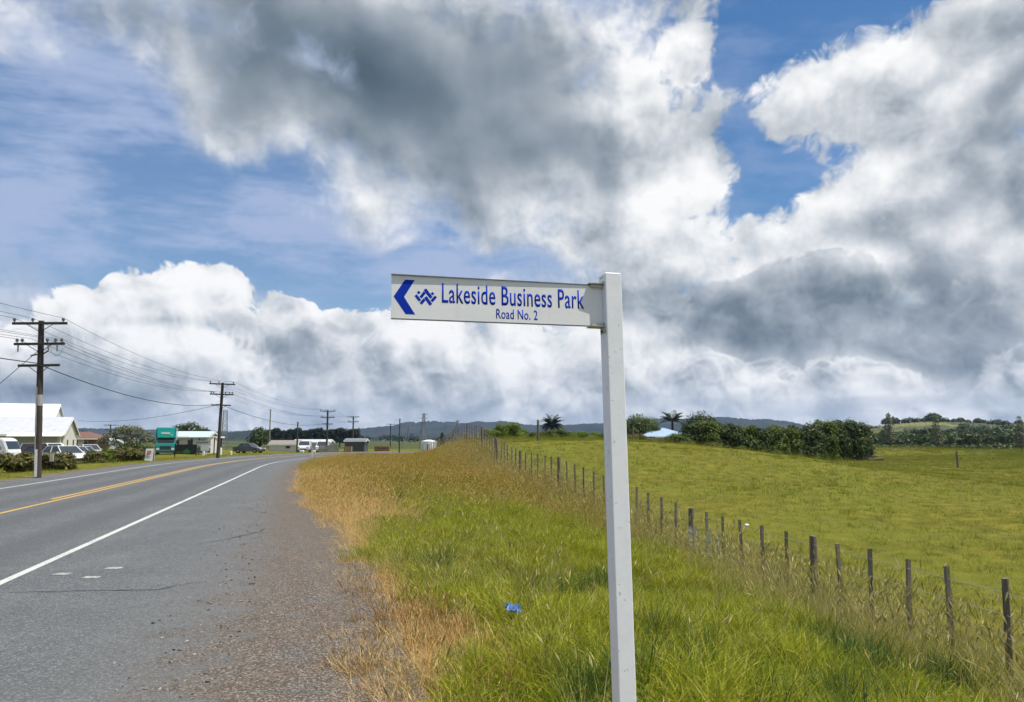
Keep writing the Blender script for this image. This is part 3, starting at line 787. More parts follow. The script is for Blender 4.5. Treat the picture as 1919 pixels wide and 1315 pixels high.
# torn strips of pale sheeting caught on the wires
M_SHEET = plain('torn_sheeting', (0.52, 0.53, 0.53), 0.6, 0.15, 10)
sheet = thing('plastic_sheet', 'torn pale plastic strips caught on the fence wires beside a dark post', 'plastic sheet', (3.86, 16.0, H(3.86, 16.0)))
for k, (yy, hh, ww) in enumerate(((16.45, 0.40, 0.08), (16.15, 0.42, 0.075), (15.55, 0.50, 0.085), (15.1, 0.46, 0.06))):
    b = B(); n = 8; x_ = float(fence_x(yy)) - 0.05; tz = f_top(yy) - 0.36
    Lr = [(x_ + rng.uniform(-.012, .012) - ww / 2, yy + rng.uniform(-.015, .015), tz - hh * j / n) for j in range(n + 1)]
    Rr = [(x_ + rng.uniform(-.015, .015) + ww / 2 * rng.uniform(.6, 1.1), yy + rng.uniform(-.015, .015), tz - hh * j / n + rng.uniform(-.02, .02)) for j in range(n + 1)]
    vl = [b.bm.verts.new(v) for v in Lr]; vr = [b.bm.verts.new(v) for v in Rr]
    for j in range(n): b.bm.faces.new((vl[j], vl[j + 1], vr[j + 1], vr[j]))
    o = b.build('strip', M_SHEET); child_world(o, sheet, Matrix())
    o.modifiers.new('t', 'SOLIDIFY').thickness = 0.003

# blue litter
b = B().box((0, 0, 0.03), (0.12, 0.08, 0.016)); bmesh.ops.subdivide_edges(b.bm, edges=b.bm.edges, cuts=3, use_grid_fill=True)
for v in b.bm.verts: v.co += Vector((rng.uniform(-.018, .018), rng.uniform(-.018, .018), rng.uniform(-.012, .012)))
lit = b.build('crumpled_bag', plain('blue_plastic', (0.02, 0.12, 0.36), 0.45, 0.2, 25))
tag(lit, 'small crumpled bright blue plastic bag lying in the green grass', 'litter')
lit.location = (0.0, 6.75, H(0.0, 6.75) + 0.17); lit.rotation_euler = (0.45, 0.15, 0.4)

# ------------------------------------------------------------------ grasses (stuff): tuft meshes spread over the ground by geometry nodes
def tuft(name, blades, mat, seed=0):
    """blades: list of dicts(n, r, len, wid, lean, curl, head) -> one mesh of bent blades"""
    g = np.random.default_rng(seed); V, F = [], []
    for s in blades:
        for _ in range(s['n']):
            a = g.uniform(0, 6.283); rr = s['r'] * math.sqrt(g.uniform(0, 1)); bx_, by2 = rr * math.cos(a), rr * math.sin(a)
            ln = g.uniform(*s['len']); wd = s['wid'] * g.uniform(0.7, 1.3)
            da = a + g.normal(0, 1.0) if rr > 0.3 * s['r'] else g.uniform(0, 6.283)
            tilt = abs(g.normal(0, s['lean'])); curl = g.uniform(0.3, 1.0) * s['curl']
            dx, dy = math.cos(da), math.sin(da); sa = g.uniform(0, 3.14); sx, sy = math.cos(sa), math.sin(sa)
            segs = s.get('seg', 3); x_, y_, z_ = bx_, by2, -0.02; base = len(V)
            for k in range(segs + 1):
                f = k / segs; hw = wd / 2 * (1 - f ** 1.6 * 0.92)
                V.append((x_ - sx * hw, y_ - sy * hw, z_)); V.append((x_ + sx * hw, y_ + sy * hw, z_))
                th = tilt + curl * f
                x_ += dx * math.sin(th) * ln / segs; y_ += dy * math.sin(th) * ln / segs; z_ += math.cos(th) * ln / segs
                if k: F.append((base + 2 * k - 2, base + 2 * k - 1, base + 2 * k + 1, base + 2 * k))
            hd = s.get('head', 0)
            if hd:
                th = tilt + curl; ex, ey, ez = dx * math.sin(th), dy * math.sin(th), math.cos(th)
                hx, hy, hz_ = (V[-2][0] + V[-1][0]) / 2, (V[-2][1] + V[-1][1]) / 2, V[-1][2]
                for q in range(2):
                    ca, sa2 = math.cos(sa + q * 1.57), math.sin(sa + q * 1.57); b0 = len(V); hw = s.get('headw', 0.006)
                    V += [(hx - ex * .01, hy - ey * .01, hz_ - ez * .01), (hx + ex * hd * .45 + ca * hw, hy + ey * hd * .45 + sa2 * hw, hz_ + ez * hd * .45),
                          (hx + ex * hd, hy + ey * hd, hz_ + ez * hd), (hx + ex * hd * .45 - ca * hw, hy + ey * hd * .45 - sa2 * hw, hz_ + ez * hd * .45)]
                    F.append((b0, b0 + 1, b0 + 2, b0 + 3))
    return mesh_np(name, V, F, [mat], smooth=False)

def scatter(name, label, pts, scl, meshes, tilt=0.12, seed=1):
    """one stuff object: points on the ground, each carrying one of the tufts"""
    g = np.random.default_rng(seed); n = len(pts)
    me = bpy.data.meshes.new(name); me.vertices.add(n); me.vertices.foreach_set('co', np.asarray(pts, np.float32).ravel())
    a = me.attributes.new('rot', 'FLOAT_VECTOR', 'POINT')
    a.data.foreach_set('vector', np.column_stack([g.normal(0, tilt, n), g.normal(0, tilt, n), g.uniform(0, 6.283, n)]).astype(np.float32).ravel())
    a = me.attributes.new('scl', 'FLOAT', 'POINT'); a.data.foreach_set('value', np.asarray(scl, np.float32))
    o = link(name, me); tag(o, label, kind='stuff')
    coll = bpy.data.collections.new(name + '_tufts')
    for k, m_ in enumerate(meshes): coll.objects.link(bpy.data.objects.new('%s_tuft' % name, m_))
    ng = bpy.data.node_groups.new(name, 'GeometryNodeTree')
    ng.interface.new_socket('Geometry', in_out='INPUT', socket_type='NodeSocketGeometry')
    ng.interface.new_socket('Geometry', in_out='OUTPUT', socket_type='NodeSocketGeometry')
    N = ng.nodes; L = ng.links
    gi = N.new('NodeGroupInput'); go = N.new('NodeGroupOutput')
    ci = N.new('GeometryNodeCollectionInfo'); ci.inputs['Collection'].default_value = coll
    ci.inputs['Separate Children'].default_value = True; ci.inputs['Reset Children'].default_value = True
    ip = N.new('GeometryNodeInstanceOnPoints'); ip.inputs['Pick Instance'].default_value = True
    def named(nm, dt):
        q = N.new('GeometryNodeInputNamedAttribute'); q.data_type = dt; q.inputs['Name'].default_value = nm; return q.outputs['Attribute']
    L.new(gi.outputs[0], ip.inputs['Points']); L.new(ci.outputs[0], ip.inputs['Instance'])
    L.new(named('rot', 'FLOAT_VECTOR'), ip.inputs['Rotation']); L.new(named('scl', 'FLOAT'), ip.inputs['Scale'])
    L.new(ip.outputs[0], go.inputs[0])
    md = o.modifiers.new('grow', 'NODES'); md.node_group = ng
    return o

GREENS = [(0.13, 0.195, 0.010), (0.25, 0.31, 0.015), (0.37, 0.39, 0.020), (0.085, 0.14, 0.010), (0.45, 0.42, 0.035), (0.54, 0.47, 0.14), (0.19, 0.255, 0.013)]
DEEP = [(0.035, 0.080, 0.016), (0.060, 0.120, 0.024), (0.085, 0.145, 0.03), (0.13, 0.17, 0.05)]
STRAW = [(0.68, 0.49, 0.20), (0.78, 0.63, 0.34), (0.58, 0.38, 0.13), (0.46, 0.26, 0.10), (0.72, 0.55, 0.24)]
GOLD = [(0.55, 0.39, 0.11), (0.44, 0.33, 0.075), (0.64, 0.49, 0.20), (0.33, 0.27, 0.05), (0.48, 0.29, 0.11), (0.26, 0.26, 0.04)]
RANK = [(0.34, 0.29, 0.08), (0.54, 0.45, 0.20), (0.22, 0.23, 0.04), (0.66, 0.57, 0.32), (0.15, 0.18, 0.03), (0.48, 0.38, 0.15)]
RUST = [(0.30, 0.15, 0.06), (0.38, 0.23, 0.09), (0.22, 0.10, 0.04), (0.30, 0.22, 0.06), (0.42, 0.30, 0.12)]
PAST = [(0.165, 0.19, 0.010), (0.245, 0.255, 0.015), (0.33, 0.31, 0.035), (0.11, 0.15, 0.009), (0.48, 0.42, 0.14)]
MG = leafy('lush_grass', GREENS, 0.5, 0.35, 0.55, [(0.32, 0.32, 0.018), (0.42, 0.38, 0.03), (0.24, 0.28, 0.018)], pscale=0.9)
MD_ = leafy('deep_green_grass', DEEP, 0.5, 0.3)
MS = leafy('straw', STRAW, 0.7, 0.3, 0.5, [(0.56, 0.33, 0.11), (0.46, 0.24, 0.08), (0.66, 0.46, 0.19)], pscale=1.1)
MGO = leafy('golden_grass', GOLD, 0.65, 0.3, 0.6, [(0.22, 0.24, 0.02), (0.34, 0.31, 0.035), (0.44, 0.26, 0.09), (0.28, 0.28, 0.03)], pscale=0.28)
MR = leafy('rank_grass', RANK, 0.65, 0.3)
MRU = leafy('rusty_dock', RUST, 0.8, 0.15)
MP = leafy('pasture', PAST, 0.6, 0.3, 0.75, [(0.11, 0.155, 0.009), (0.17, 0.20, 0.011)], pscale=0.13)
TG = [tuft('lush', [dict(n=44, r=0.16, len=(0.14, 0.36), wid=0.0098, lean=0.6, curl=2.0, seg=4), dict(n=2, r=0.12, len=(0.3, 0.5), wid=0.005, lean=0.3, curl=0.9)], MG, 10 + k) for k in range(4)]
TD = [tuft('deep', [dict(n=60, r=0.13, len=(0.28, 0.52), wid=0.008, lean=0.28, curl=1.3)], MD_, 20 + k) for k in range(3)]
TS = [tuft('straw', [dict(n=30, r=0.17, len=(0.25, 0.55), wid=0.0055, lean=0.55, curl=1.5), dict(n=7, r=0.15, len=(0.45, 0.7), wid=0.0035, lean=0.35, curl=0.9, head=0.07, headw=0.006)], MS, 30 + k) for k in range(4)]
TM = [tuft('mat', [dict(n=44, r=0.17, len=(0.08, 0.26), wid=0.0058, lean=0.9, curl=1.0)], MS, 40 + k) for k in range(4)]
TGO = [tuft('golden', [dict(n=26, r=0.2, len=(0.14, 0.38), wid=0.0075, lean=0.5, curl=1.5), dict(n=12, r=0.2, len=(0.30, 0.55), wid=0.005, lean=0.3, curl=0.8, head=0.09, headw=0.011)], MGO, 50 + k) for k in range(4)]
TR = [tuft('rank', [dict(n=24, r=0.16, len=(0.25, 0.5), wid=0.0055, lean=0.35, curl=1.2), dict(n=9, r=0.15, len=(0.45, 0.78), wid=0.004, lean=0.22, curl=0.7, head=0.10, headw=0.008)], MR, 60 + k) for k in range(4)]
TRU = [tuft('dock', [dict(n=14, r=0.09, len=(0.22, 0.55), wid=0.005, lean=0.3, curl=0.5, head=0.10, headw=0.006), dict(n=22, r=0.10, len=(0.10, 0.28), wid=0.008, lean=0.6, curl=1.2)], MRU, 70 + k) for k in range(3)]
TP = [tuft('pasture', [dict(n=26, r=0.14, len=(0.05, 0.14), wid=0.006, lean=0.5, curl=1.1, seg=2), dict(n=2, r=0.14, len=(0.14, 0.24), wid=0.004, lean=0.3, curl=0.4, seg=2, head=0.03, headw=0.005)], MP, 80 + k) for k in range(4)]

def cloud(n, x0, x1, y0, y1, power=1.0, seed=0):
    """random ground points; power > 1 packs them towards the near end"""
    g = np.random.default_rng(seed)
    y = y0 + (y1 - y0) * g.uniform(0, 1, n) ** power; x = g.uniform(x0, x1, n)
    half = 0.72 * y + 2.5                                 # only ground that can be seen, with some to spare
    k = np.abs(x) < half; x, y = x[k], y[k]
    s = road_s(x, y); z = height(x, y, s)
    return x, y, z, s, g.uniform(0, 1, len(x)), zones(x, y, s), g
def keep(mask, x, y, z): return np.column_stack([x, y, z])[mask]

x, y, z, s, u, (za, zg, zt, zr, zv), g = cloud(36000, -9, 7, 2.2, 26, 1.25, 1)
m = zv & (za < 0.3) & (u > np.maximum(zg, zt * 1.05)) & (u > zr * 0.75)
sc_g = (0.60 + 0.45 * g.uniform(0, 1, len(x)) + 0.55 * wob(x * 0.9, y * 0.9, 9)) * (0.75 + 0.25 * sst(s - edge_r(y), 0, 1.5))
scatter('verge_grass', 'lush green uncut grass on the verge around the sign post', keep(m, x, y, z), np.clip(sc_g, 0.35, 1.5)[m], TG, seed=2)
x, y, z, s, u, (za, zg, zt, zr, zv), g = cloud(15000, -15, 6, 2.2, 32, 1.15, 3)
m = zv & (za < 0.55) & (u < zt * np.interp(y, [0, 9, 12, 15], [0.5, 0.2, 0.4, 0.9])) 
scatter('straw_grass', 'bleached dry grass bending over the gravel shoulder', keep(m, x, y, z), g.uniform(0.6, 1.05, len(x))[m] * np.interp(y, [0, 10, 14], [0.6, 0.6, 1.0])[m], TS, tilt=0.3, seed=4)
x, y, z, s, u, (za, zg, zt, zr, zv), g = cloud(30000, -16, 6, 2.2, 40, 1.4, 5)
m = (s > 0) & (zv) & (u < np.maximum(zt * 0.9, 0.10 * (za > 0.5) * (wob(x, y, 8) > 0.25))) & (za < 0.93)
scatter('dry_mat', 'short matted dead grass along the edge of the gravel', keep(m, x, y, z), g.uniform(0.5, 1.1, len(x))[m] * np.where(za > 0.5, 0.6, 1)[m], TM, tilt=0.1, seed=6)
x, y, z, s, u, (za, zg, zt, zr, zv), g = cloud(30000, -19, 4, 15, 72, 1.35, 7)
m = zv & (za < 0.35) & (u < zg * (1 - 0.5 * zt))
scatter('golden_grass', 'tall golden seeding grass covering the mound between road and fence', keep(m, x, y, z), (g.uniform(0.6, 1.05, len(x)) * np.interp(y, [20, 40], [1.0, 0.8]))[m], TGO, seed=8)
x, y, z, s, u, (za, zg, zt, zr, zv), g = cloud(16000, -9, 8, 2.2, 50, 1.2, 9)
m = (s > 0) & (u < zr * np.interp(y, [0, 20, 50], [0.95, 0.8, 0.5]))
scatter('rank_grass', 'rank seeding grass growing up through the fence', keep(m, x, y, z), (g.uniform(0.6, 1.2, len(x)) * np.interp(y, [0, 9, 16], [1.15, 1.1, 1.0]))[m], TR, seed=10)
# pale seed heads standing up through the lush grass
x, y, z, s, u, (za, zg, zt, zr, zv), g = cloud(26000, -9, 7, 2.2, 26, 1.25, 41)
m = zv & (za < 0.3) & (u < 0.035 + 0.10 * (wob(x * 0.6, y * 0.6, 12) > 0.35))
scatter('seed_heads', 'pale seeding stalks scattered through the green verge grass', keep(m, x, y, z), g.uniform(0.45, 0.9, len(x))[m], TR, tilt=0.2, seed=42)
# darker tussocks by the fence and in the verge
pts, sc2 = [], []
g = np.random.default_rng(11)
for cx, cy, rad, n in ((2.95, 7.1, 0.5, 16), (3.75, 7.4, 0.45, 14), (3.35, 8.2, 0.4, 10), (0.55, 5.0, 0.4, 8), (1.25, 6.0, 0.5, 9), (0.9, 9.2, 0.5, 10), (0.35, 8.3, 0.4, 7), (1.7, 4.6, 0.5, 9), (-1.2, 9.8, 0.4, 6), (2.4, 5.4, 0.4, 8), (-3.4, 20.5, 0.5, 6), (-7.9, 33.5, 0.6, 12)):
    for _ in range(n):
        a, r = g.uniform(0, 6.28), rad * math.sqrt(g.uniform(0, 1)); px_, py_ = cx + r * math.cos(a), cy + r * math.sin(a)
        pts.append((px_, py_, H(px_, py_))); sc2.append(g.uniform(0.6, 1.05))
scatter('dark_tussock', 'dark green tussocks standing in the verge near the fence', pts, sc2, TD, seed=12)
# rust-brown dock and dead weeds
pts, sc2 = [], []
for cx, cy, rad, n in ((-0.95, 7.0, 0.5, 22), (-0.6, 6.6, 0.4, 14), (-0.55, 5.2, 0.2, 4), (0.0, 5.1, 0.35, 8), (-1.5, 8.4, 0.35, 10), (2.05, 17.5, 1.1, 60), (2.75, 15.0, 0.8, 50), (1.4, 20.0, 1.0, 40), (-2.2, 13.5, 0.5, 20), (-0.1, 9.7, 0.6, 16), (0.3, 11.5, 0.7, 18), (-3.6, 17.0, 0.5, 16), (-1.2, 5.6, 0.25, 8), (-1.05, 12.0, 0.5, 14)):
    for _ in range(n):
        a, r = g.uniform(0, 6.28), rad * math.sqrt(g.uniform(0, 1)); px_, py_ = cx + r * math.cos(a), cy + r * math.sin(a)
        pts.append((px_, py_, H(px_, py_))); sc2.append(g.uniform(0.35, 0.72))
scatter('brown_weeds', 'rust brown dock and dead weed stalks among the verge grass', pts, sc2, TRU, seed=13)
# pasture
x, y, z, s, u, (za, zg, zt, zr, zv), g = cloud(95000, -2, 120, 4, 168, 1.9, 15)
m = (x > fence_x(y) - 0.1) & (x < 0.70 * y + 1.5)
m &= y < 200
scatter('pasture_grass', 'short olive green pasture grass in the fenced paddock', keep(m, x, y, z), (g.uniform(0.55, 1.1, len(x)) * np.interp(y, [5, 25, 78, 168], [1.0, 1.25, 2.2, 3.6]) * (1 + 0.35 * wob(x * .5, y * .5, 6)))[m], TP, seed=16)
TPB = [tuft('clump', [dict(n=40, r=0.2, len=(0.10, 0.30), wid=0.009, lean=0.5, curl=1.1, seg=3)], MP, 90 + k) for k in range(3)]
x, y, z, s, u, zz, g = cloud(16000, -2, 120, 6, 168, 1.5, 43)
m = (x > fence_x(y) + 0.2) & (x < 0.70 * y + 1.5) & (u < 0.10 + 0.5 * (wob(x * 0.35, y * 0.35, 14) > 0.3))
scatter('pasture_clumps', 'taller ungrazed clumps dotted over the paddock', keep(m, x, y, z), (g.uniform(0.5, 1.1, len(x)) * np.interp(y, [5, 60, 168], [0.9, 1.3, 2.2]))[m], TPB, seed=44)
x, y, z, s, u, zz, g = cloud(5000, -2, 90, 6, 110, 1.5, 45)
m = (x > fence_x(y) + 0.2) & (x < 0.70 * y + 1.5) & (wob(x * 0.22, y * 0.22, 15) > 0.1)
scatter('pasture_seed_heads', 'pale seeding grass standing in patches over the paddock', keep(m, x, y, z), (g.uniform(0.35, 0.7, len(x)) * np.interp(y, [5, 60, 110], [0.8, 1.1, 1.6]))[m], TR, seed=46)
# grass on the far side of the road
x, y, z, s, u, zz, g = cloud(30000, -75, 0, 22, 112, 1.2, 17)
m = (s < -5.0) & (s > -14.5) & (zz[0] < 0.4) & ~((y > 42) & (y < 50) & (s > -12)) & (u < np.interp(s, [-14.5, -9, -5], [0.35, 0.8, 0.8]))
scatter('roadside_grass', 'mown yellowing grass on the far side of the road', keep(m, x, y, z), g.uniform(0.8, 1.5, len(x))[m], TP, seed=18)

# loose stones on the shoulder
M_STONE = leafy('loose_stone', [(0.10, 0.095, 0.09), (0.15, 0.145, 0.14), (0.20, 0.195, 0.19), (0.32, 0.31, 0.30), (0.14, 0.105, 0.08)], 0.9, 0.0)
ST = []
for k in range(5):
    b = B().ball((0, 0, 0.3), (1, 0.8, 0.55), 1)
    for v in b.bm.verts: v.co *= random.uniform(0.75, 1.2)
    ST.append(b.mesh('stone', M_STONE))
x, y, z, s, u, (za, zg, zt, zr, zv), g = cloud(42000, -12, 2, 2.2, 22, 1.7, 19)
dsr = s - edge_r(y) + 1.05
m = (s > 3.6) & (za > 0.25) & (u < sst(dsr + 0.3 * wob(x, y, 3), -1.2, 0.3) * 0.9 + 0.003)
scatter('gravel', 'loose grey and brown stones on the road shoulder', np.column_stack([x, y, np.maximum(z, np.where(dsr < 0, 0.0, z))])[m], (0.005 + 0.016 * g.uniform(0, 1, len(x)) ** 3)[m], ST, tilt=0.6, seed=20)

# ------------------------------------------------------------------ foliage
def crown_mesh(name, lobes, n, size, mat, seed=0, inner=0.5, droop=0.0):
    """leaf faces spread through uneven lobes"""
    g = np.random.default_rng(seed)
    lob = np.array(lobes, float); wts = (lob[:, 3] * lob[:, 4] * lob[:, 5]) ** 0.66; wts /= wts.sum()
    li = g.choice(len(lob), n, p=wts); d = g.normal(0, 1, (n, 3)); d /= np.linalg.norm(d, axis=1)[:, None]
    d[:, 2] = np.where(d[:, 2] < -0.5, -d[:, 2] * 0.6, d[:, 2])
    r = inner + (1.06 - inner) * g.uniform(0, 1, n) ** 0.45
    # small twig clusters make the outline ragged
    clump = 1 + 0.16 * np.sin(d[:, 0] * 9 + li) * np.sin(d[:, 1] * 8 + 2 * li) * np.sin(d[:, 2] * 10 + li * 1.7) + g.normal(0, 0.04, n)
    P = lob[li, :3] + d * lob[li, 3:6] * (r * clump)[:, None]
    nrm = d + g.normal(0, 0.42, (n, 3)); nrm[:, 2] += 0.35; nrm /= np.linalg.norm(nrm, axis=1)[:, None]
    t1 = np.cross(nrm, g.normal(0, 1, (n, 3))); t1 /= np.linalg.norm(t1, axis=1)[:, None]
    t1[:, 2] -= droop; t2 = np.cross(nrm, t1)
    s1 = (size * g.uniform(0.6, 1.3, n))[:, None]; s2 = s1 * g.uniform(0.35, 0.6, n)[:, None]
    V = np.stack([P - t1 * s1, P + t2 * s2, P + t1 * s1, P - t2 * s2], 1).reshape(-1, 3)
    return mesh_np(name, V, np.arange(4 * n).reshape(-1, 4), [mat])
M_BARK = plain('bark', (0.085, 0.065, 0.05), 0.9, 0.35, 6, bump=0.6, stretch=(4, 4, 0.8))
L_DARK = leafy('leaf_dark', [(0.026, 0.044, 0.010), (0.050, 0.076, 0.016), (0.080, 0.108, 0.022), (0.035, 0.054, 0.013)], 0.45, 0.22)
L_MID = leafy('leaf_mid', [(0.055, 0.085, 0.012), (0.095, 0.130, 0.018), (0.140, 0.170, 0.028), (0.070, 0.100, 0.015)], 0.5, 0.28)
L_LIGHT = leafy('leaf_light', [(0.10, 0.16, 0.018), (0.15, 0.21, 0.026), (0.20, 0.25, 0.035), (0.12, 0.17, 0.022)], 0.5, 0.32)
L_OLIVE = leafy('leaf_olive', [(0.075, 0.085, 0.024), (0.13, 0.13, 0.036), (0.19, 0.18, 0.05), (0.11, 0.07, 0.035), (0.055, 0.065, 0.02)], 0.55, 0.25)
L_GREY = leafy('leaf_grey', [(0.10, 0.115, 0.065), (0.16, 0.17, 0.10), (0.23, 0.23, 0.15), (0.07, 0.085, 0.045)], 0.6, 0.25)
L_PINE = leafy('leaf_pine', [(0.013, 0.024, 0.012), (0.022, 0.036, 0.016), (0.034, 0.048, 0.020)], 0.6, 0.15)
L_PALM = leafy('leaf_palm', [(0.045, 0.062, 0.022), (0.075, 0.092, 0.030), (0.12, 0.12, 0.045), (0.03, 0.045, 0.018)], 0.45, 0.2)
def lobes_round(r, h, n, seed, z0=0.0, flat_=0.8):
    g = random.Random(seed); out_ = []
    for k in range(n):
        a = g.uniform(0, 6.28); q = r * 0.62 * math.sqrt(g.random()); zc = z0 + h * (0.28 + 0.5 * g.random() * (1 - q / r * 0.6))
        rr = r * g.uniform(0.36, 0.56)
        out_.append((q * math.cos(a), q * math.sin(a), zc, rr, rr, min(rr * flat_, h * 0.42)))
        if k % 2 == 0: out_.append((q * 1.15 * math.cos(a + 1), q * 1.15 * math.sin(a + 1), z0 + h * 0.16, rr, rr, h * 0.24))
    return out_
def limbs(lobes, th=0.12, z0=-0.1, fork=0.35):
    b = B(); zc = min(l[2] for l in lobes) * fork + 0.15
    b.tube((0, 0, z0), (0.03, 0.02, zc), th, th * 0.75, n=7)
    for l in lobes[:6]: b.tube((0.03, 0.02, zc - 0.05), (l[0] * 0.8, l[1] * 0.8, l[2]), th * 0.55, th * 0.2, n=5)
    return b
def make_plant(name, label, cat, loc, lobes, n, size, lmat, group=None, seed=0, th=0.1, parts=('trunk', 'crown'), scale=1.0, rz=0.0, droop=0.0):
    t_ = thing(name, label, cat, loc, rz, group); t_.scale = (scale,) * 3
    limbs(lobes, th).build(parts[0], M_BARK, t_)
    link(parts[1], crown_mesh(parts[1], lobes, n, size, lmat, seed, droop=droop), t_)
    return t_
def replant(src, loc, rz, scale, label):
    c = copy_tree(src); c.location = loc; c.rotation_euler = (0, 0, rz); c.scale = scale if hasattr(scale, '__len__') else (scale,) * 3
    c['label'] = label; return c
def G(x, y, dz=0.0): return (x, y, H(x, y) + dz)

# ------------------------------------------------------------------ roadside power poles
M_POLE = plain('creosoted_pole', (0.060, 0.048, 0.038), 0.85, 0.4, 3, bump=0.5, stretch=(5, 5, 0.5))
M_ARM = plain('crossarm_timber', (0.040, 0.034, 0.030), 0.85, 0.3, 6)
M_PORC = plain('porcelain', (0.16, 0.15, 0.15), 0.3, 0.2, 10)
M_BAND = plain('galvanised_band', (0.42, 0.42, 0.41), 0.5, 0.15, 20, metal=0.4)
M_CABLE = plain('black_cable', (0.035, 0.037, 0.04), 0.6, 0.1)
M_MARK = plain('white_marker', (0.70, 0.69, 0.66), 0.6, 0.12, 8)
PIN = {'top': (-0.98, -0.28, 0.90), 'mid': (-0.86, -0.66, 0.30, 0.62, 0.86)}
ROAD_RZ = R(13.8)
def power_pole(name, label, loc, ht, full=True, group='power poles along the road', arms=3, lean=0.0, rz=ROAD_RZ):
    t_ = thing(name, label, 'power pole', loc, rz, group); t_.rotation_euler = (0, lean, rz)
    pole = B().tube((0, 0, -0.3), (0, 0, ht), 0.150, 0.115, n=12).build('pole', M_POLE, t_, smooth=False)
    zs = (ht - 0.13, ht - 1.02, ht - 1.95)
    for k in range(arms):
        hw = (1.06, 0.97, 0.80)[k]; z_ = zs[k]
        a = B().box((0, -0.16, z_), (2 * hw, 0.09, 0.105)).build('crossarm', M_ARM, t_)
        if full:
            for s_ in (-1, 1): B().tube((s_ * hw * 0.55, -0.19, z_), (s_ * 0.05, -0.13, z_ - 0.34), 0.016, n=5).build('brace', M_ARM, t_)
        pins = PIN['top'] if k == 0 else PIN['mid'] if k == 1 else ()
        for px_ in pins:
            b = B(); b.tube((px_, -0.16, z_ + 0.05), (px_, -0.16, z_ + 0.12), 0.02, n=6); b.tube((px_, -0.16, z_ + 0.10), (px_, -0.16, z_ + 0.235), 0.062, 0.045, n=8); b.tube((px_, -0.16, z_ + 0.16), (px_, -0.16, z_ + 0.185), 0.075, n=8)
            b.build('insulator', M_PORC, a)
    return t_, pole, zs
P1 = (-20.12, 33.0); P2 = (-25.25, 66.6)
p1, pole1, zs1 = power_pole('power_pole', 'nearest and tallest dark timber power pole beside the shrubs at the left', G(*P1), 6.72, lean=R(-2.3))
# fittings that only the near pole shows
for px_ in (-0.80, 0.36, 0.70): B().tube((px_, -0.2, zs1[1] - 0.05), (px_, -0.22, zs1[1] - 0.34), 0.035, 0.028, n=7).build('fuse', M_PORC, p1)
loop = B(); prev = None
for k in range(13):
    a = math.pi * k / 12; q = (0.35 + 0.45 * (1 - math.cos(a)) / 2 + 0.1, -0.2, zs1[1] - 0.2 - 0.32 * math.sin(a))
    if prev: loop.tube(prev, q, 0.008, n=4, cap=False)
    prev = q
loop.build('jumper_wire', M_CABLE, p1)
for s_ in (-1, 1): B().tube((s_ * 0.1, -0.1, zs1[1] - 0.45), (s_ * 0.34, -0.12, zs1[1] - 0.30 if s_ > 0 else zs1[1] - 0.5), 0.03, n=6).build('bracket', M_ARM, p1)
B().tube((0, 0, 3.05), (0, 0, 3.52), 0.139, 0.136, n=12, cap=False).build('metal_band', M_BAND, p1)
B().box((-0.075, -0.128, 1.9), (0.05, 0.05, 3.9)).build('conduit', plain('grey_conduit', (0.33, 0.31, 0.29), 0.6, 0.2, 8), p1)
B().box((-0.03, -0.152, 0.62), (0.10, 0.02, 1.15)).build('marker_strip', M_MARK, p1)
gw = B(); A_, Z_ = Vector((-0.06, 0, zs1[1] - 0.25)), Vector((-4.9, -1.6, 0.05)); gw.tube(A_, Z_, 0.014, n=5); 
gw.build('guy_wire', M_CABLE, p1); mid_ = A_.lerp(Z_, 0.34); B().tube(mid_ - (Z_ - A_).normalized() * 0.14, mid_ + (Z_ - A_).normalized() * 0.14, 0.055, n=8).build('guy_insulator', M_ARM, p1)
p2, _, _ = power_pole('power_pole', 'dark three armed power pole in front of the canopy and billboard', G(*P2), 6.5, lean=R(1.2))
p3, _, _ = power_pole('power_pole', 'three armed power pole standing before the dark shelter belt by the bend', G(-26.3, 110.0), 6.1)
p4, _, _ = power_pole('power_pole', 'thin two armed power pole right of the shelter belt against the grey hills', G(-29.0, 141.0), 6.2, arms=2)
p5, _, _ = power_pole('power_pole', 'very distant small power pole against the hill slope before the pylon', G(-30.0, 191.0), 6.0, arms=1)
power_pole('power_pole', 'faint distant power pole behind the bushy tree at the left', G(-79.0, 152.0), 5.0, full=False, arms=2, group='distant poles behind the car park')
power_pole('power_pole', 'faint distant power pole just right of the white hall gable', G(-100.0, 180.0), 4.4, full=False, arms=1, group='distant poles behind the car park')
M_GPOLE = plain('grey_concrete_pole', (0.20, 0.20, 0.19), 0.8, 0.2, 4)
def bare_pole(label, x_, y_, ht, r, mat):
    t_ = thing('lamp_pole' if mat is M_GPOLE else 'timber_pole', label, 'pole', G(x_, y_))
    B().tube((0, 0, -0.2), (0, 0, ht), r, r * 0.7, n=8).build('shaft', mat, t_)
    B().box((0, 0, ht + 0.02), (r * 2.2, r * 2.2, 0.05)).build('cap', mat, t_)
    return t_
bare_pole('tall slender pale grey pole right of the conifer', -47.0, 150.0, 7.8, 0.16, M_GPOLE)
bare_pole('plain dark timber pole in front of the low sheds', -31.9, 115.0, 4.5, 0.14, M_POLE)
bare_pole('plain dark pole standing behind the golden mound', -13.3, 91.5, 4.0, 0.09, M_POLE)
bare_pole('thin grey pole near the white water tank', -20.0, 168.0, 4.0, 0.12, M_GPOLE)
bare_pole('short thin grey pole left of the water tank', -25.0, 178.0, 2.8, 0.12, M_GPOLE)

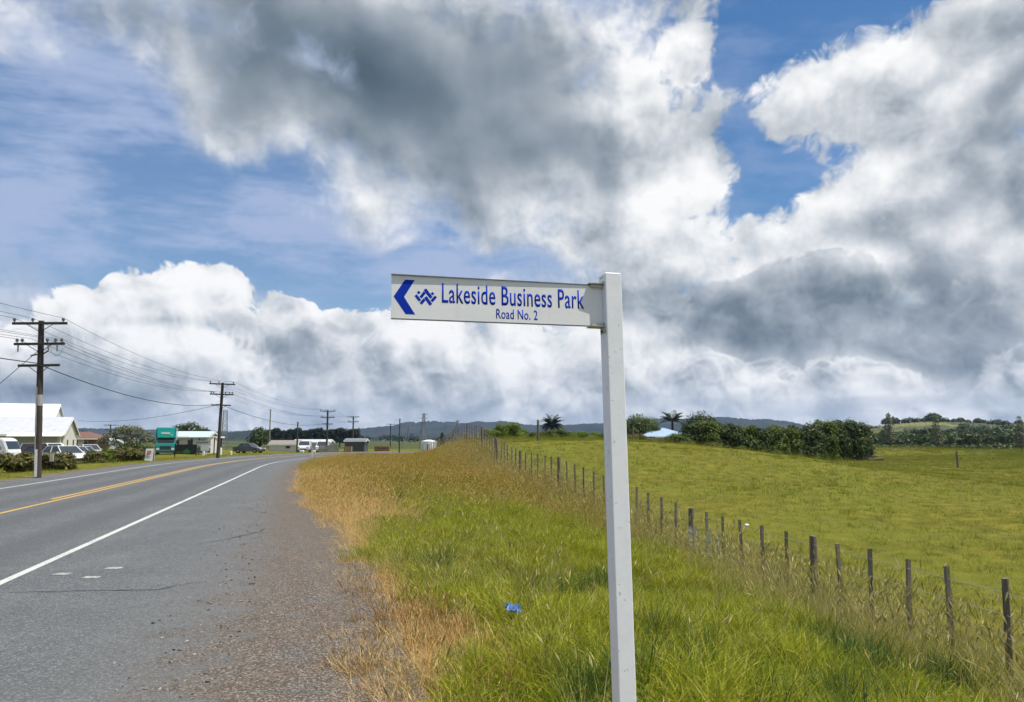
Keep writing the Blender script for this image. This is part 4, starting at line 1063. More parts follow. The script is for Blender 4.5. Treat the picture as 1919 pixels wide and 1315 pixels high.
def hang(pts, sag, r, name, label, cat, group=None, seg=16):
    b = B()
    for (A, Z), sg in zip(zip(pts[:-1], pts[1:]), sag):
        A, Z = Vector(A), Vector(Z); prev = A
        for k in range(1, seg + 1):
            f = k / seg; q = A.lerp(Z, f); q.z -= sg * 4 * f * (1 - f)
            b.tube(prev, q, r, n=5, cap=False); prev = q
    return tag(b.build(name, M_CABLE), label, cat, group)
def arm_pt(p, off, z): 
    m_ = Matrix.Translation(p.location) @ p.rotation_euler.to_matrix().to_4x4(); return m_ @ Vector((off, -0.16, z))
P0 = Vector((-15.3, -0.6, 0.0)); c_, s_ = math.cos(ROAD_RZ), math.sin(ROAD_RZ)
poles = [(p1, 6.72), (p2, 6.5), (p3, 6.1), (p4, 6.2)]
for offs_, dz, lab, gid in ((PIN['top'], 0.10, 'thin power line along the top crossarms of the roadside poles', 'top power lines'), ((-0.86, -0.30, 0.30, 0.62), -0.80, 'thin power line along the middle crossarms of the roadside poles', 'middle power lines')):
    for q_, o_ in enumerate(offs_):
        pts = [(P0.x + c_ * o_, P0.y + s_ * o_, 6.72 + dz)] + [tuple(arm_pt(p_, o_, h_ + dz)) for p_, h_ in poles]
        hang(pts, (0.55, 0.6, 0.7, 0.6), 0.008, 'power_line', '%s, %s from the left' % (lab, ('first', 'second', 'third', 'fourth')[q_]), 'power line', gid)
pts = [(P0.x - 0.3, P0.y, 5.0)] + [tuple(arm_pt(p_, -0.12, h_ - 1.85)) for p_, h_ in poles[:3]]
hang(pts, (0.35, 0.75, 0.9), 0.020, 'phone_cable', 'thicker black cable strung below the power lines between the roadside poles', 'cable')
hang([tuple(arm_pt(p2, -0.5, 4.5)), (-54.0, 96.0, 3.9)], (0.55,), 0.018, 'service_cable', 'sagging service cable running left from the second pole to the white hall', 'cable')

# lattice mast and far pylons
M_LAT = plain('grey_lattice_steel', (0.17, 0.18, 0.19), 0.6, 0.15, 5, metal=0.3)
def lattice(name, label, loc, ht, wb, wt, tiers, arms=0, r=0.05):
    t_ = thing(name, label, 'lattice tower', loc, 0.5)
    legs_ = []
    for sx, sy in ((-1, -1), (1, -1), (1, 1), (-1, 1)):
        B().tube((sx * wb, sy * wb, -0.3), (sx * wt, sy * wt, ht), r, r * 0.8, n=4).build('leg', M_LAT, t_); legs_.append((sx, sy))
    b = B()
    for k in range(tiers):
        f0, f1 = k / tiers, (k + 1) / tiers; w0, w1 = wb + (wt - wb) * f0, wb + (wt - wb) * f1
        for i in range(4):
            a, c = legs_[i], legs_[(i + 1) % 4]
            b.tube((a[0] * w0, a[1] * w0, ht * f0), (c[0] * w1, c[1] * w1, ht * f1), r * 0.6, n=4); b.tube((c[0] * w0, c[1] * w0, ht * f0), (a[0] * w1, a[1] * w1, ht * f1), r * 0.6, n=4)
            b.tube((a[0] * w1, a[1] * w1, ht * f1), (c[0] * w1, c[1] * w1, ht * f1), r * 0.6, n=4)
    b.build('bracing', M_LAT, t_)
    for k in range(arms):
        z_ = ht * (0.97 - 0.13 * k); hw = ht * (0.12 + 0.035 * (k == 1)); B().tube((-hw, 0, z_), (hw, 0, z_), r, n=4).tube((-hw, 0, z_), (0, 0, z_ + ht * 0.05), r * .7, n=4).tube((hw, 0, z_), (0, 0, z_ + ht * 0.05), r * .7, n=4).build('crossarm', M_LAT, t_)
    return t_
lattice('lattice_mast', 'narrow steel lattice mast just right of the second pole', G(-58.0, 156.0), 8.0, 0.62, 0.34, 9, r=0.045)
lattice('pylon', 'distant steel pylon standing before the highest hill', (-64.0, 560.0, -0.9), 21.0, 2.2, 0.5, 7, 3, r=0.16)
lattice('pylon', 'fainter pylon right of the highest hill beside the far fence posts', (-48.0, 680.0, -0.9), 19.0, 2.2, 0.5, 7, 3, r=0.16)
lattice('pylon', 'smallest pylon nearest to the white water tank', (-120.0, 900.0, -0.9), 20.0, 2.2, 0.5, 6, 3, r=0.2)

# ------------------------------------------------------------------ buildings on the left
M_WWALL = plain('cream_weatherboard', (0.66, 0.64, 0.57), 0.7, 0.06, 3)
M_GWALL = plain('grey_board', (0.42, 0.43, 0.45), 0.7, 0.10, 4)
M_ROOFW = plain('white_iron_roof', (0.72, 0.73, 0.74), 0.45, 0.08, 1.2)
M_ROOFG = plain('grey_iron_roof', (0.46, 0.47, 0.50), 0.5, 0.10, 1.5)
M_ROOFB = plain('brown_tile_roof', (0.15, 0.075, 0.055), 0.7, 0.2, 4)
M_ROOFP = plain('pale_blue_roof', (0.42, 0.55, 0.62), 0.5, 0.08, 2)
M_GLASS = plain('window_glass', (0.045, 0.055, 0.065), 0.12, 0.1, 3, spec=0.6)
M_FRAME = plain('window_frame', (0.62, 0.62, 0.60), 0.5, 0.05)
M_TRIM = plain('white_trim', (0.74, 0.74, 0.72), 0.5, 0.05)
def building(name, label, loc, rz, Lx, W, eave, ridge, wall, roof, over=0.35, windows=(), doors=(), gable_windows=(), hip=0.0, roof_ribs=0, cat='building'):
    """ridge along local x; local -y is the front; origin at the front right corner on the ground"""
    t_ = thing(name, label, cat, loc, rz)
    b = B().prism([(0, -0.5), (0, eave), (W / 2, ridge - (0.02 if not hip else (ridge - eave))), (W, eave), (W, -0.5)] if not hip else [(0, -0.5), (0, eave), (W, eave), (W, -0.5)], 0, -Lx, 0)
    wl = b.build('wall', wall, t_)
    th = 0.09
    if hip:
        x0, x1, y0, y1 = -Lx - over, over, -over, W + over; h_ = W / 2 * hip
        b = B(); v = [b.bm.verts.new(q) for q in ((x0, y0, eave), (x1, y0, eave), (x1, y1, eave), (x0, y1, eave), (x0 + h_, W / 2, ridge), (x1 - h_, W / 2, ridge))]
        for f in ((0, 1, 5, 4), (1, 2, 5), (2, 3, 4, 5), (3, 0, 4), (3, 2, 1, 0)): b.bm.faces.new([v[i] for i in f])
        rf = b.build('roof', roof, t_)
        B().box(((x0 + x1) / 2, y0 - 0.02, eave - 0.07), (x1 - x0 + .02, 0.05, 0.16)).build('gutter', M_TRIM, rf)
    else:
        sl = (ridge - eave) / (W / 2)
        for sgn in (0, 1):
            pts = [(-over, eave - sl * over + 0.02), (W / 2, ridge + 0.02), (W / 2, ridge + 0.02 + th), (-over, eave - sl * over + 0.02 + th)]
            if sgn: pts = [(W - u, v) for u, v in pts]
            rf = B().prism(pts, 0, -Lx - 0.2, 0.22).build('roof', roof, t_)
            for k in range(roof_ribs):
                xx = -Lx + (k + 0.5) * Lx / roof_ribs
                if not sgn: B().prism([(u, v + 0.012) for u, v in pts], 0, xx - 0.35, xx + 0.35).build('roof_sheet', M_ROOFG, rf)
        B().prism([(-over - 0.06, eave - sl * over - 0.10), (-over + 0.02, eave - sl * over - 0.10), (-over + 0.02, eave - sl * over + 0.1), (-over - 0.06, eave - sl * over + 0.1)], 0, -Lx - 0.2, 0.22).build('gutter', M_TRIM, t_)
        B().prism([(-over, eave - sl * over), (W / 2, ridge), (W + over, eave - sl * over), (W + over, eave - sl * over - 0.16), (W / 2, ridge - 0.2), (-over, eave - sl * over - 0.16)], 0, 0.225, 0.26).build('barge_board', M_TRIM, t_)
    for (xc, zc, ww, hh) in windows:
        f = B().box((xc, -0.02, zc), (ww, 0.07, hh)).build('window', M_FRAME, t_)
        n = max(1, round(ww / 0.8))
        for k in range(n): B().box((xc - ww / 2 + (k + .5) * ww / n, -0.045, zc), (ww / n - 0.09, 0.05, hh - 0.12)).build('pane', M_GLASS, f)
    for (yc, zc, ww, hh) in gable_windows:
        f = B().box((0.02, yc, zc), (0.07, ww, hh)).build('window', M_FRAME, t_); B().box((0.045, yc, zc), (0.05, ww - .14, hh - .14)).build('pane', M_GLASS, f)
    for (xc, ww, hh, mt) in doors:
        d = B().box((xc, -0.02, hh / 2 + 0.05), (ww, 0.06, hh)).build('door', mt, t_); B().box((xc + ww * 0.38, -0.06, 1.05), (0.08, 0.05, 0.12)).build('handle', M_STEEL, d)
    return t_
BR = R(18)
hall = building('white_hall', 'low cream hall with grey iron roof behind the car park at the left edge', G(-52.2, 90.0), BR, 16.0, 7.0, 2.72, 4.55, M_WWALL, M_ROOFG, 0.5,
                windows=[(-7.6, 1.55, 2.0, 1.5), (-10.2, 1.55, 2.0, 1.5), (-12.8, 1.55, 2.0, 1.5)], gable_windows=[(2.0, 1.35, 0.7, 1.3), (5.0, 1.35, 0.7, 1.3)],
                doors=[(-1.6, 1.9, 2.1, M_GWALL), (-4.0, 1.9, 2.1, M_GWALL)])
B().prism([(-1.5, 2.28), (-0.3, 2.64), (-0.3, 2.72), (-1.5, 2.36)], 0, -5.4, 0.22).build('porch_roof', M_ROOFW, hall)
for xx in (-5.2, 0.0): B().tube((xx, -1.35, -0.4), (xx, -1.35, 2.3), 0.06, n=8).build('porch_post', M_TRIM, hall)
building('big_hall', 'taller cream hall with bright white roof behind the low hall', G(-63.6, 106.0), BR, 18.0, 10.0, 3.4, 6.95, M_WWALL, M_ROOFW, 0.3, windows=[(-4, 1.6, 2.4, 1.4)], roof_ribs=0, gable_windows=[(3.4, 3.9, 1.2, 1.4)])
building('brown_roofed_house', 'small house with brown tiled roof right of the cream hall', G(-54.6, 101.0), R(10), 8.0, 6.0, 2.1, 3.0, plain('brick_wall', (0.24, 0.14, 0.10), 0.8, 0.2, 8), M_ROOFB, 0.7, hip=0.8, windows=[(-0.9, 1.2, 0.5, 1.1), (-2.2, 1.2, 0.5, 1.1)], doors=[(-1.5, 0.7, 1.9, M_TRIM)], cat='house')
building('blue_roofed_shed', 'long low shed with pale blue roof behind the parked cars', G(-58.5, 112.0), R(4), 7.0, 5.0, 1.55, 2.1, M_GWALL, M_ROOFP, 0.3, windows=[(-2.0, 1.0, 1.0, 0.6)], cat='shed')
building('cream_office', 'low cream building with pale blue roof right of the green truck', G(-43.3, 110.0), R(6), 4.9, 6.0, 2.35, 3.05, M_WWALL, M_ROOFP, 0.35, windows=[(-4.2, 1.55, 0.8, 0.8), (-2.3, 1.55, 0.8, 0.8), (-0.6, 1.4, 0.7, 1.1)])
# open canopy
can = thing('canopy', 'flat white canopy on posts behind the second power pole', 'canopy', G(-40.2, 102.0))
B().box((0, 0, 2.28), (3.6, 3.0, 0.2)).bevel(0.03, 1).build('roof', M_ROOFW, can)
for xx, yy in ((-1.5, -1.2), (1.45, -1.2), (-1.5, 1.2), (1.45, 1.2)): B().tube((xx, yy, -0.2), (xx, yy, 2.2), 0.08, n=8).build('post', M_ARM, can)
B().box((-0.1, -1.3, 1.5), (2.2, 0.06, 0.75)).build('sign_panel', plain('pale_panel', (0.55, 0.56, 0.54), 0.6, 0.1), can)
B().box((-0.1, -1.3, 0.62), (2.2, 0.07, 0.7)).build('lower_panel', plain('dull_green_panel', (0.10, 0.17, 0.12), 0.6, 0.15), can)
B().box((-0.1, -1.34, 1.62), (1.6, 0.02, 0.14)).build('stripe', plain('blue_grey_stripe', (0.20, 0.22, 0.30), 0.6, 0.1), can)
bl = B().box((0, 0, 0.45), (0.45, 0.45, 0.95)).bevel(0.03, 1).build('white_cabinet', M_TRIM); tag(bl, 'upright white cabinet by the right end of the canopy', 'cabinet'); bl.location = G(-37.7, 100.0)

# low sheds and yard beyond the bend
building('low_shed', 'long low cream shed with rusty roof right of the pale grey pole', G(-35.5, 128.0), R(2), 4.6, 4.0, 1.15, 1.75, M_WWALL, plain('rusty_iron_roof', (0.22, 0.19, 0.17), 0.7, 0.25, 2), 0.2, windows=[(-1.5, .7, .8, .5)], cat='shed')
building('dark_shed', 'dark flat shed behind the fourth power pole', G(-24.2, 127.0), R(2), 3.2, 4.0, 1.75, 2.1, plain('dark_cladding', (0.07, 0.075, 0.085), 0.7, 0.2), plain('slate_roof', (0.16, 0.17, 0.19), 0.6, 0.15), 0.15, doors=[(-1.5, 1.2, 1.4, M_STEEL)], cat='shed')
building('grey_shed', 'grey shed with long roof behind the parked white cars', G(-31.2, 132.0), R(2), 6.0, 4.0, 1.5, 1.9, M_GWALL, M_ROOFG, 0.2, windows=[(-1.5, .8, .8, .5)], cat='shed')
tank = thing('water_tank', 'round white water tank before the grey hills', 'water tank', G(-11.6, 108.0))
B().tube((0, 0, -0.6), (0, 0, 1.35), 1.05, n=24).build('drum', M_TRIM, tank); B().tube((0, 0, 1.35), (0, 0, 1.55), 1.05, 0.25, n=24).build('lid', M_ROOFW, tank)
for k in range(8): B().tube((1.06 * math.cos(k * .785), 1.06 * math.sin(k * .785), -0.5), (1.06 * math.cos(k * .785), 1.06 * math.sin(k * .785), 1.33), 0.03, n=5).build('rib', M_ROOFG, tank)
# board fence: every board its own piece
bf = thing('board_fence', 'weathered grey paling fence in front of the third power pole', 'fence', G(-24.8, 105.0))
M_PAL = plain('grey_paling', (0.27, 0.26, 0.25), 0.85, 0.3, 6)
pal = B().box((0, 0, 0.55), (0.22, 0.03, 1.25)).mesh('paling', M_PAL)
for k in range(11):
    o = link('paling', pal, bf, (-1.3 + k * 0.25, 0, random.uniform(-.06, .06)))
B().box((0, 0.04, 0.3), (2.8, 0.05, 0.08)).build('rail', M_PAL, bf); B().box((0, 0.04, 0.9), (2.8, 0.05, 0.08)).build('rail', M_PAL, bf)
cr = thing('crate', 'tan timber crate right of the paling fence', 'crate', G(-22.6, 107.0))
for sy in (-0.4, 0.4):
    for k in range(4): B().box((0, sy, 0.12 + k * 0.24), (0.95, 0.04, 0.2)).build('slat', plain('tan_timber', (0.34, 0.22, 0.12), 0.8, 0.2), cr)
for sx in (-0.45, 0.45): B().box((sx, 0, 0.47), (0.05, 0.84, 0.94)).build('end_panel', plain('tan_end', (0.30, 0.20, 0.11), 0.8, 0.2), cr)
for xx, yy, lab in ((-28.2, 104.0, 'white concrete block by the bend, left one of two'), (-26.9, 105.0, 'white concrete block by the bend, right one of two')):
    o = B().box((0, 0, 0.26), (0.55, 0.4, 0.6)).bevel(0.05, 1).build('concrete_block', M_TRIM); tag(o, lab, 'block', 'white blocks by the bend'); o.location = G(xx, yy)
for xx, yy, lab in ((-39.5, 101.0, 'short cream bollard left of two by the grey car'), (-37.0, 103.5, 'short cream bollard right of two by the grey car')):
    o = B().tube((0, 0, -.1), (0, 0, 0.42), 0.13, n=8).tube((0, 0, 0.42), (0, 0, 0.47), 0.13, 0.06, n=8).build('bollard', M_TRIM); tag(o, lab, 'bollard', 'cream bollards'); o.location = G(xx + 0.6, yy - 3)
rs = thing('timber_stack', 'stack of reddish timber left of the golden mound', 'timber stack', G(-19.4, 116.0))
for k in range(4):
    for j in range(3): B().box((-0.75 + j * 0.75, random.uniform(-.05, .05), 0.14 + k * 0.24), (0.7, 1.2, 0.2)).build('timber', plain('red_timber', (0.20, 0.085, 0.06), 0.8, 0.25), rs)
mk = thing('marker_post', 'tiny white edge marker post at the inside of the bend', 'marker post', G(-17.4, 67.5))
B().box((0, 0, 0.4), (0.10, 0.05, 0.95)).build('stake', M_TRIM, mk); B().box((0, -0.03, 0.72), (0.07, 0.01, 0.16)).build('reflector', plain('red_reflector', (0.4, 0.03, 0.02), 0.3, 0.1), mk)
rb = thing('red_machine', 'small red machine on the yard left of the third power pole', 'machine', G(-29.6, 120.0))
RED = plain('red_paint', (0.38, 0.05, 0.035), 0.5, 0.15)
B().prism([(-0.7, 0.9), (0.7, 0.9), (0.55, 1.6), (-0.1, 1.75), (-0.55, 1.4)], 1, -0.5, 0.5).build('body', RED, rb); B().box((0, 0, 0.55), (1.5, 0.9, 0.5)).build('chassis', M_STEEL, rb)
for xx in (-.5, .5): B().tube((xx, -.55, .3), (xx, .55, .3), .32, n=12).build('wheel', M_STEEL, rb)

# ------------------------------------------------------------------ signs on the far verge
sg = thing('a_frame_sign', 'white sandwich board with a small coloured picture on the verge near the truck', 'sign', G(-26.75, 57.3))
for s_, rx_ in ((-1, 0.16), (1, -0.16)): B().box((0, s_ * 0.12, 0.45), (0.56, 0.025, 0.92), (-rx_, 0, 0)).build('board', M_TRIM, sg)
B().box((0.0, -0.165, 0.62), (0.32, 0.006, 0.30), (-0.16, 0, 0)).build('picture', plain('printed_picture', (0.42, 0.20, 0.10), 0.6, 0.6, 9), sg); B().box((0, -0.215, 0.30), (0.36, 0.006, 0.05), (-0.16, 0, 0)).build('print_line', plain('blue_grey_print', (0.25, 0.30, 0.36), 0.6, 0.2), sg)
bb = thing('billboard', 'black billboard on two posts with a green plant picture', 'billboard', G(-34.1, 81.0))
for xx in (-1.12, 1.12): B().tube((xx, 0, -0.2), (xx, 0, 1.45), 0.06, n=8).build('post', M_ARM, bb)
B().box((0, -0.04, 0.92), (2.24, 0.05, 1.0)).build('panel', plain('black_panel', (0.022, 0.024, 0.026), 0.5, 0.2), bb)
lf = []
for k in range(9):
    a = R(-80 + 20 * k + 0) + math.pi / 2; q = 0.42 + 0.08 * math.sin(k * 2); u_, v_ = math.cos(a), math.sin(a)
    lf.append([(0.15, 0.55), (0.15 + u_ * q * .5 - v_ * .09, 0.55 + v_ * q * .5 + u_ * .09), (0.15 + u_ * q, 0.55 + v_ * q), (0.15 + u_ * q * .5 + v_ * .09, 0.55 + v_ * q * .5 - u_ * .09)])
b = B()
for i, q in enumerate(lf): b.prism(q, 1, -0.075 - 0.002 * i, -0.064)
b.build('plant_picture', plain('printed_green', (0.03, 0.20, 0.05), 0.5, 0.3), bb); B().box((-0.62, -0.068, 0.62), (0.7, 0.008, 0.10)).build('print_line', plain('dull_green_print', (0.06, 0.12, 0.05), 0.5, 0.2), bb)
wsn = thing('white_sign', 'blank white sign board on slanting legs right of the billboard', 'sign', G(-31.1, 78.5))
B().box((0, 0, 0.92), (0.86, 0.04, 0.62)).build('panel', M_TRIM, wsn)
for xx in (-0.1, 0.1): B().tube((xx * 2.2, 0.02, 0.62), (xx, -0.1, -0.3), 0.03, n=6).build('leg', M_TRIM, wsn)
ms = thing('small_sign', 'small white sign on a dark post beside the first power pole', 'sign', G(-23.9, 40.3))
B().tube((-0.06, 0.03, -0.2), (-0.06, 0.03, 0.9), 0.03, n=8).build('post', M_ARM, ms); B().box((0, 0, 0.68), (0.20, 0.03, 0.42)).build('plate', plain('pale_plate', (0.64, 0.60, 0.55), 0.5, 0.12, 12), ms)

# ------------------------------------------------------------------ vehicles
M_TYRE = plain('tyre', (0.02, 0.02, 0.02), 0.85, 0.2); M_RIM = plain('rim', (0.40, 0.40, 0.41), 0.35, 0.1, metal=0.7)
M_LAMP = plain('lamp_glass', (0.70, 0.72, 0.74), 0.12, 0.05); M_TAIL = plain('tail_lamp', (0.35, 0.02, 0.015), 0.2, 0.1)
M_CGLASS = plain('car_glass', (0.03, 0.038, 0.045), 0.06, 0.1, spec=0.8); M_BLACK = plain('black_plastic', (0.025, 0.025, 0.027), 0.6, 0.1)
def carpaint(n, c):
    m_ = plain(n, c, 0.22, 0.03, 2); m_.node_tree.nodes['Principled BSDF'].inputs['Coat Weight'].default_value = 0.6; return m_
C_WHITE, C_SILVER, C_GREY, C_RED, C_BLUE = carpaint('car_white', (0.74, 0.75, 0.76)), carpaint('car_silver', (0.46, 0.48, 0.50)), carpaint('car_grey', (0.10, 0.11, 0.13)), carpaint('car_dark_red', (0.13, 0.03, 0.03)), carpaint('car_pale_blue', (0.35, 0.42, 0.48))
def wheels(t_, xs, hw, r):
    for xx in xs:
        for s_ in (-1, 1):
            w_ = B().tube((xx, s_ * (hw - 0.19), r), (xx, s_ * hw, r), r, n=18).build('wheel', M_TYRE, t_)
            B().tube((xx, s_ * (hw - 0.02), r), (xx, s_ * (hw + 0.012), r), r * 0.62, r * 0.5, n=12).build('rim', M_RIM, w_)
def car(label, loc, rz, paint_, kind='sedan', group='cars parked on the left'):
    """nose towards local +x"""
    t_ = thing('parked_car', label, 'car', loc, rz, group)
    if kind == 'sedan':
        L2, hw, low = 2.2, 0.87, [(-2.2, .42), (-2.17, .80), (-1.95, .93), (-1.3, .95), (.85, .92), (1.6, .82), (2.1, .68), (2.2, .45), (2.1, .25), (-2.1, .25)]
        cab = [(-1.45, .93, -1.0, 1.40), (.95, .90, .25, 1.42)]; zr = 1.42
    else:
        L2, hw, low = 2.3, 0.92, [(-2.3, .5), (-2.28, .95), (-2.2, 1.08), (.9, 1.06), (1.8, .98), (2.2, .85), (2.3, .55), (2.2, .32), (-2.2, .32)]
        cab = [(-2.22, 1.05, -2.0, 1.70), (1.0, 1.03, .25, 1.68)]; zr = 1.69
    B().prism(low, 1, -hw, hw).bevel(0.055, 2).build('body', paint_, t_)
    (x0, z0, x0t, z0t), (x1, z1, x1t, z1t) = cab
    b = B(); hi = hw - 0.20
    v = [b.bm.verts.new(q) for q in ((x0, -hw + .04, z0), (x1, -hw + .04, z1), (x1, hw - .04, z1), (x0, hw - .04, z0), (x0t, -hi, z0t), (x1t, -hi, z1t), (x1t, hi, z1t), (x0t, hi, z0t))]
    for f in ((0, 1, 5, 4), (1, 2, 6, 5), (2, 3, 7, 6), (3, 0, 4, 7), (4, 5, 6, 7)): b.bm.faces.new([v[i] for i in f])
    b.build('windows', M_CGLASS, t_)
    B().prism([(x0t - .06, zr - .04), (x0t + .1, zr + .02), (x1t - .1, zr + .02), (x1t + .06, zr - .03)], 1, -hi - .02, hi + .02).build('roof', paint_, t_)
    for s_ in (-1, 1):
        for (xa, za, xb, zb) in ((x0, z0, x0t, z0t), (x1, z1, x1t, z1t), (-.35, z1, -.38, zr)): B().tube((xa, s_ * (hw - .035), za), (xb, s_ * (hi + .01), zb), 0.035, n=5).build('pillar', paint_, t_)
        B().box((L2 - .12, s_ * (hw - .26), .70 if kind == 'sedan' else .82), (.2, .34, .14)).build('headlight', M_LAMP, t_)
        B().box((-L2 + .03, s_ * (hw - .2), .80 if kind == 'sedan' else .92), (.1, .26, .16)).build('tail_light', M_TAIL, t_)
        B().box((.7, s_ * (hw + .08), z1 + .06), (.12, .16, .11)).build('mirror', paint_, t_)
    B().box((L2 - .02, 0, .48), (.08, 1.0, .16)).build('grille', M_BLACK, t_); B().box((-L2 + .0, 0, .5), (.05, .5, .12)).build('number_plate', M_TRIM, t_)
    wheels(t_, (-1.32, 1.35), hw, .32 if kind == 'sedan' else .37)
    return t_
car('white station wagon with dark windows right of the first power pole', G(-37.2, 62.5), R(-12), C_WHITE, 'suv')
car('white sedan nearest the shrubs right of the first power pole', G(-32.6, 56.5), R(-28), C_WHITE)
car('silver sedan behind the white sedan in the car park', G(-36.4, 64.5), R(-32), C_SILVER)
car('pale blue car at the right end of the parked row', G(-38.6, 69.5), R(-38), C_BLUE)
car('white car farthest in the row beside the brown roofed house', G(-43.7, 80.0), R(-40), C_WHITE)
car('dark red car between the white van and the first power pole', G(-37.0, 61.5), R(8), C_RED)
car('dark grey sedan on the verge left of the pale grey pole', G(-38.3, 113.0), R(-12), C_GREY)
car('white car left of two in front of the grey shed', G(-31.6, 118.0), R(-80), C_WHITE, 'suv')
car('white car right of two in front of the grey shed', G(-29.2, 119.5), R(-80), C_WHITE, 'suv')
van = thing('minibus', 'white high roofed minibus with dark windows at the left edge', 'minibus', G(-39.9, 58.0), R(4))
B().prism([(-2.6, .4), (-2.6, 1.7), (-2.5, 2.02), (-2.2, 2.12), (1.9, 2.12), (2.25, 1.95), (2.55, 1.25), (2.62, .95), (2.62, .4), (2.4, .3), (-2.4, .3)], 1, -.92, .92).bevel(0.07, 2).build('body', C_WHITE, van)
for s_ in (-1, 1):
    for xa, xb in ((-2.35, -1.15), (-1.08, 0.25), (0.32, 1.45)): B().prism([(xa, 1.14), (xb, 1.14), (xb - .03, 1.74), (xa + .03, 1.74)], 1, s_ * .90, s_ * .932).build('window', M_CGLASS, van)
    B().box((2.55, s_ * .66, .82), (.2, .36, .24)).build('headlight', M_LAMP, van); B().box((-2.6, s_ * .76, 1.0), (.06, .18, .5)).build('tail_light', M_TAIL, van)
    B().box((2.0, s_ * 1.02, 1.35), (.14, .2, .26)).build('mirror', M_BLACK, van)
B().prism([(2.285, 1.86), (2.535, 1.30), (2.56, 1.31), (2.31, 1.87)], 1, -.78, .78).build('windscreen', M_CGLASS, van)
wheels(van, (-1.5, 1.7), .93, .34)
# tall green truck facing the road
M_TEAL = carpaint('truck_teal', (0.010, 0.20, 0.19)); M_TEALB = carpaint('truck_bright_teal', (0.02, 0.50, 0.47)); M_TSIDE = plain('truck_box_side', (0.26, 0.34, 0.35), 0.4, 0.08)
trk_ = thing('green_truck', 'tall teal green truck with high box body parked facing the road', 'truck', G(-44.9, 100.5), R(-68))
B().box((-3.6, 0, 2.2), (6.4, 2.34, 2.55)).bevel(0.05, 2).build('box_body', M_TSIDE, trk_)
B().prism([(-0.5, .55), (-0.5, 2.05), (1.15, 2.05), (1.42, 1.25), (1.48, .55)], 1, -1.14, 1.14).bevel(0.06, 2).build('cab', M_TEAL, trk_)
lu = B().prism([(-0.4, 2.10), (-0.4, 3.48), (1.05, 3.48), (1.30, 3.30), (1.25, 2.10)], 1, -1.17, 1.17).bevel(0.05, 2).build('overhead_body', M_TEAL, trk_)
B().prism([(1.285, 2.20), (1.325, 3.22), (1.345, 3.22), (1.305, 2.20)], 1, -1.02, 1.02).build('front_panel', M_TEALB, lu)
B().prism([(1.325, 2.62), (1.332, 2.84), (1.352, 2.84), (1.345, 2.62)], 1, -.55, .45).build('white_band', M_TRIM, lu); B().prism([(1.32, 2.45), (1.327, 2.60), (1.347, 2.60), (1.34, 2.45)], 1, .56, .72).build('white_mark', M_TRIM, lu)
B().prism([(1.16, 2.03), (1.33, 1.52), (1.36, 1.53), (1.19, 2.04)], 1, -1.0, 1.0).build('windscreen', plain('dark_screen', (0.02, 0.025, 0.03), 0.5, 0.2, spec=0.2), trk_)
B().box((1.46, 0, .40), (.22, 2.3, .34)).bevel(.04, 1).build('bumper', plain('dark_teal_bumper', (0.02, 0.07, 0.07), .5, .2), trk_); B().box((1.485, 0, .92), (.05, 1.3, .3)).build('grille', M_BLACK, trk_)
for s_ in (-1, 1):
    B().box((1.49, s_ * .88, .72), (.08, .36, .2)).build('headlight', M_LAMP, trk_); B().box((1.2, s_ * 1.30, 1.6), (.12, .2, .45)).build('mirror', M_BLACK, trk_)
    B().prism([(-.1, 1.25), (.95, 1.25), (.78, 1.92), (-.1, 1.92)], 1, s_ * 1.12, s_ * 1.152).build('side_window', M_CGLASS, trk_)
B().box((-3.2, 0, .62), (6.8, 1.0, .3)).build('chassis', M_STEEL, trk_)
wheels(trk_, (0.55, -3.9, -5.0), 1.12, .45)

# ------------------------------------------------------------------ shrubs and trees on the left
lb_ = [lobes_round(1.1, 1.25, 7, 100 + k) for k in range(3)]
src = []
for k, (lm_, n_) in enumerate(((L_OLIVE, 900), (L_MID, 900), (L_OLIVE, 900))):
    src.append((lb_[k], lm_, n_))
row = [(-30.0, 40.5, 0, 1.0), (-28.2, 39.2, 1, .9), (-26.6, 38.6, 0, 1.05), (-25.0, 39.0, 2, .95), (-24.3, 41.5, 0, .85), (-25.6, 43.5, 2, .7), (-27.4, 45.5, 1, .6), (-28.6, 48.0, 0, .55), (-32.0, 42.0, 1, 1.0), (-29.6, 55.0, 0, .8), (-30.3, 57.5, 1, .9), (-30.6, 60.0, 2, 1.0), (-31.0, 62.5, 2, 1.05), (-28.9, 59.3, 2, .9), (-30.2, 52.5, 0, .55)]
words = ['leftmost large olive shrub at the frame edge', 'low green shrub second from the left frame edge', 'broad olive shrub left of the first power pole', 'reddish olive shrub directly behind the first power pole', 'olive shrub touching the small white sign', 'small shrub right of the small white sign', 'low green shrub in front of the white sedan', 'lowest olive shrub by the gravel entrance', 'green shrub under the white minibus', 'yellow olive shrub left end of the second clump', 'green shrub second in the second clump', 'olive shrub in the middle of the second clump', 'dark shrub at the back of the second clump under the tree', 'dark round shrub at the right end of the second clump', 'small olive shrub before the silver sedan']
protos = {}
for (x_, y_, k, sc_), lab in zip(row, words):
    if k not in protos:
        lb2, lm_, n_ = src[k]; protos[k] = make_plant('shrub', lab, 'shrub', G(x_, y_), lb2, 2600, 0.12, lm_, 'shrubs along the car park', seed=k, th=0.05, parts=('stem', 'foliage')); protos[k].scale = (sc_,) * 3
    else: replant(protos[k], G(x_, y_), random.uniform(0, 6), sc_, lab)
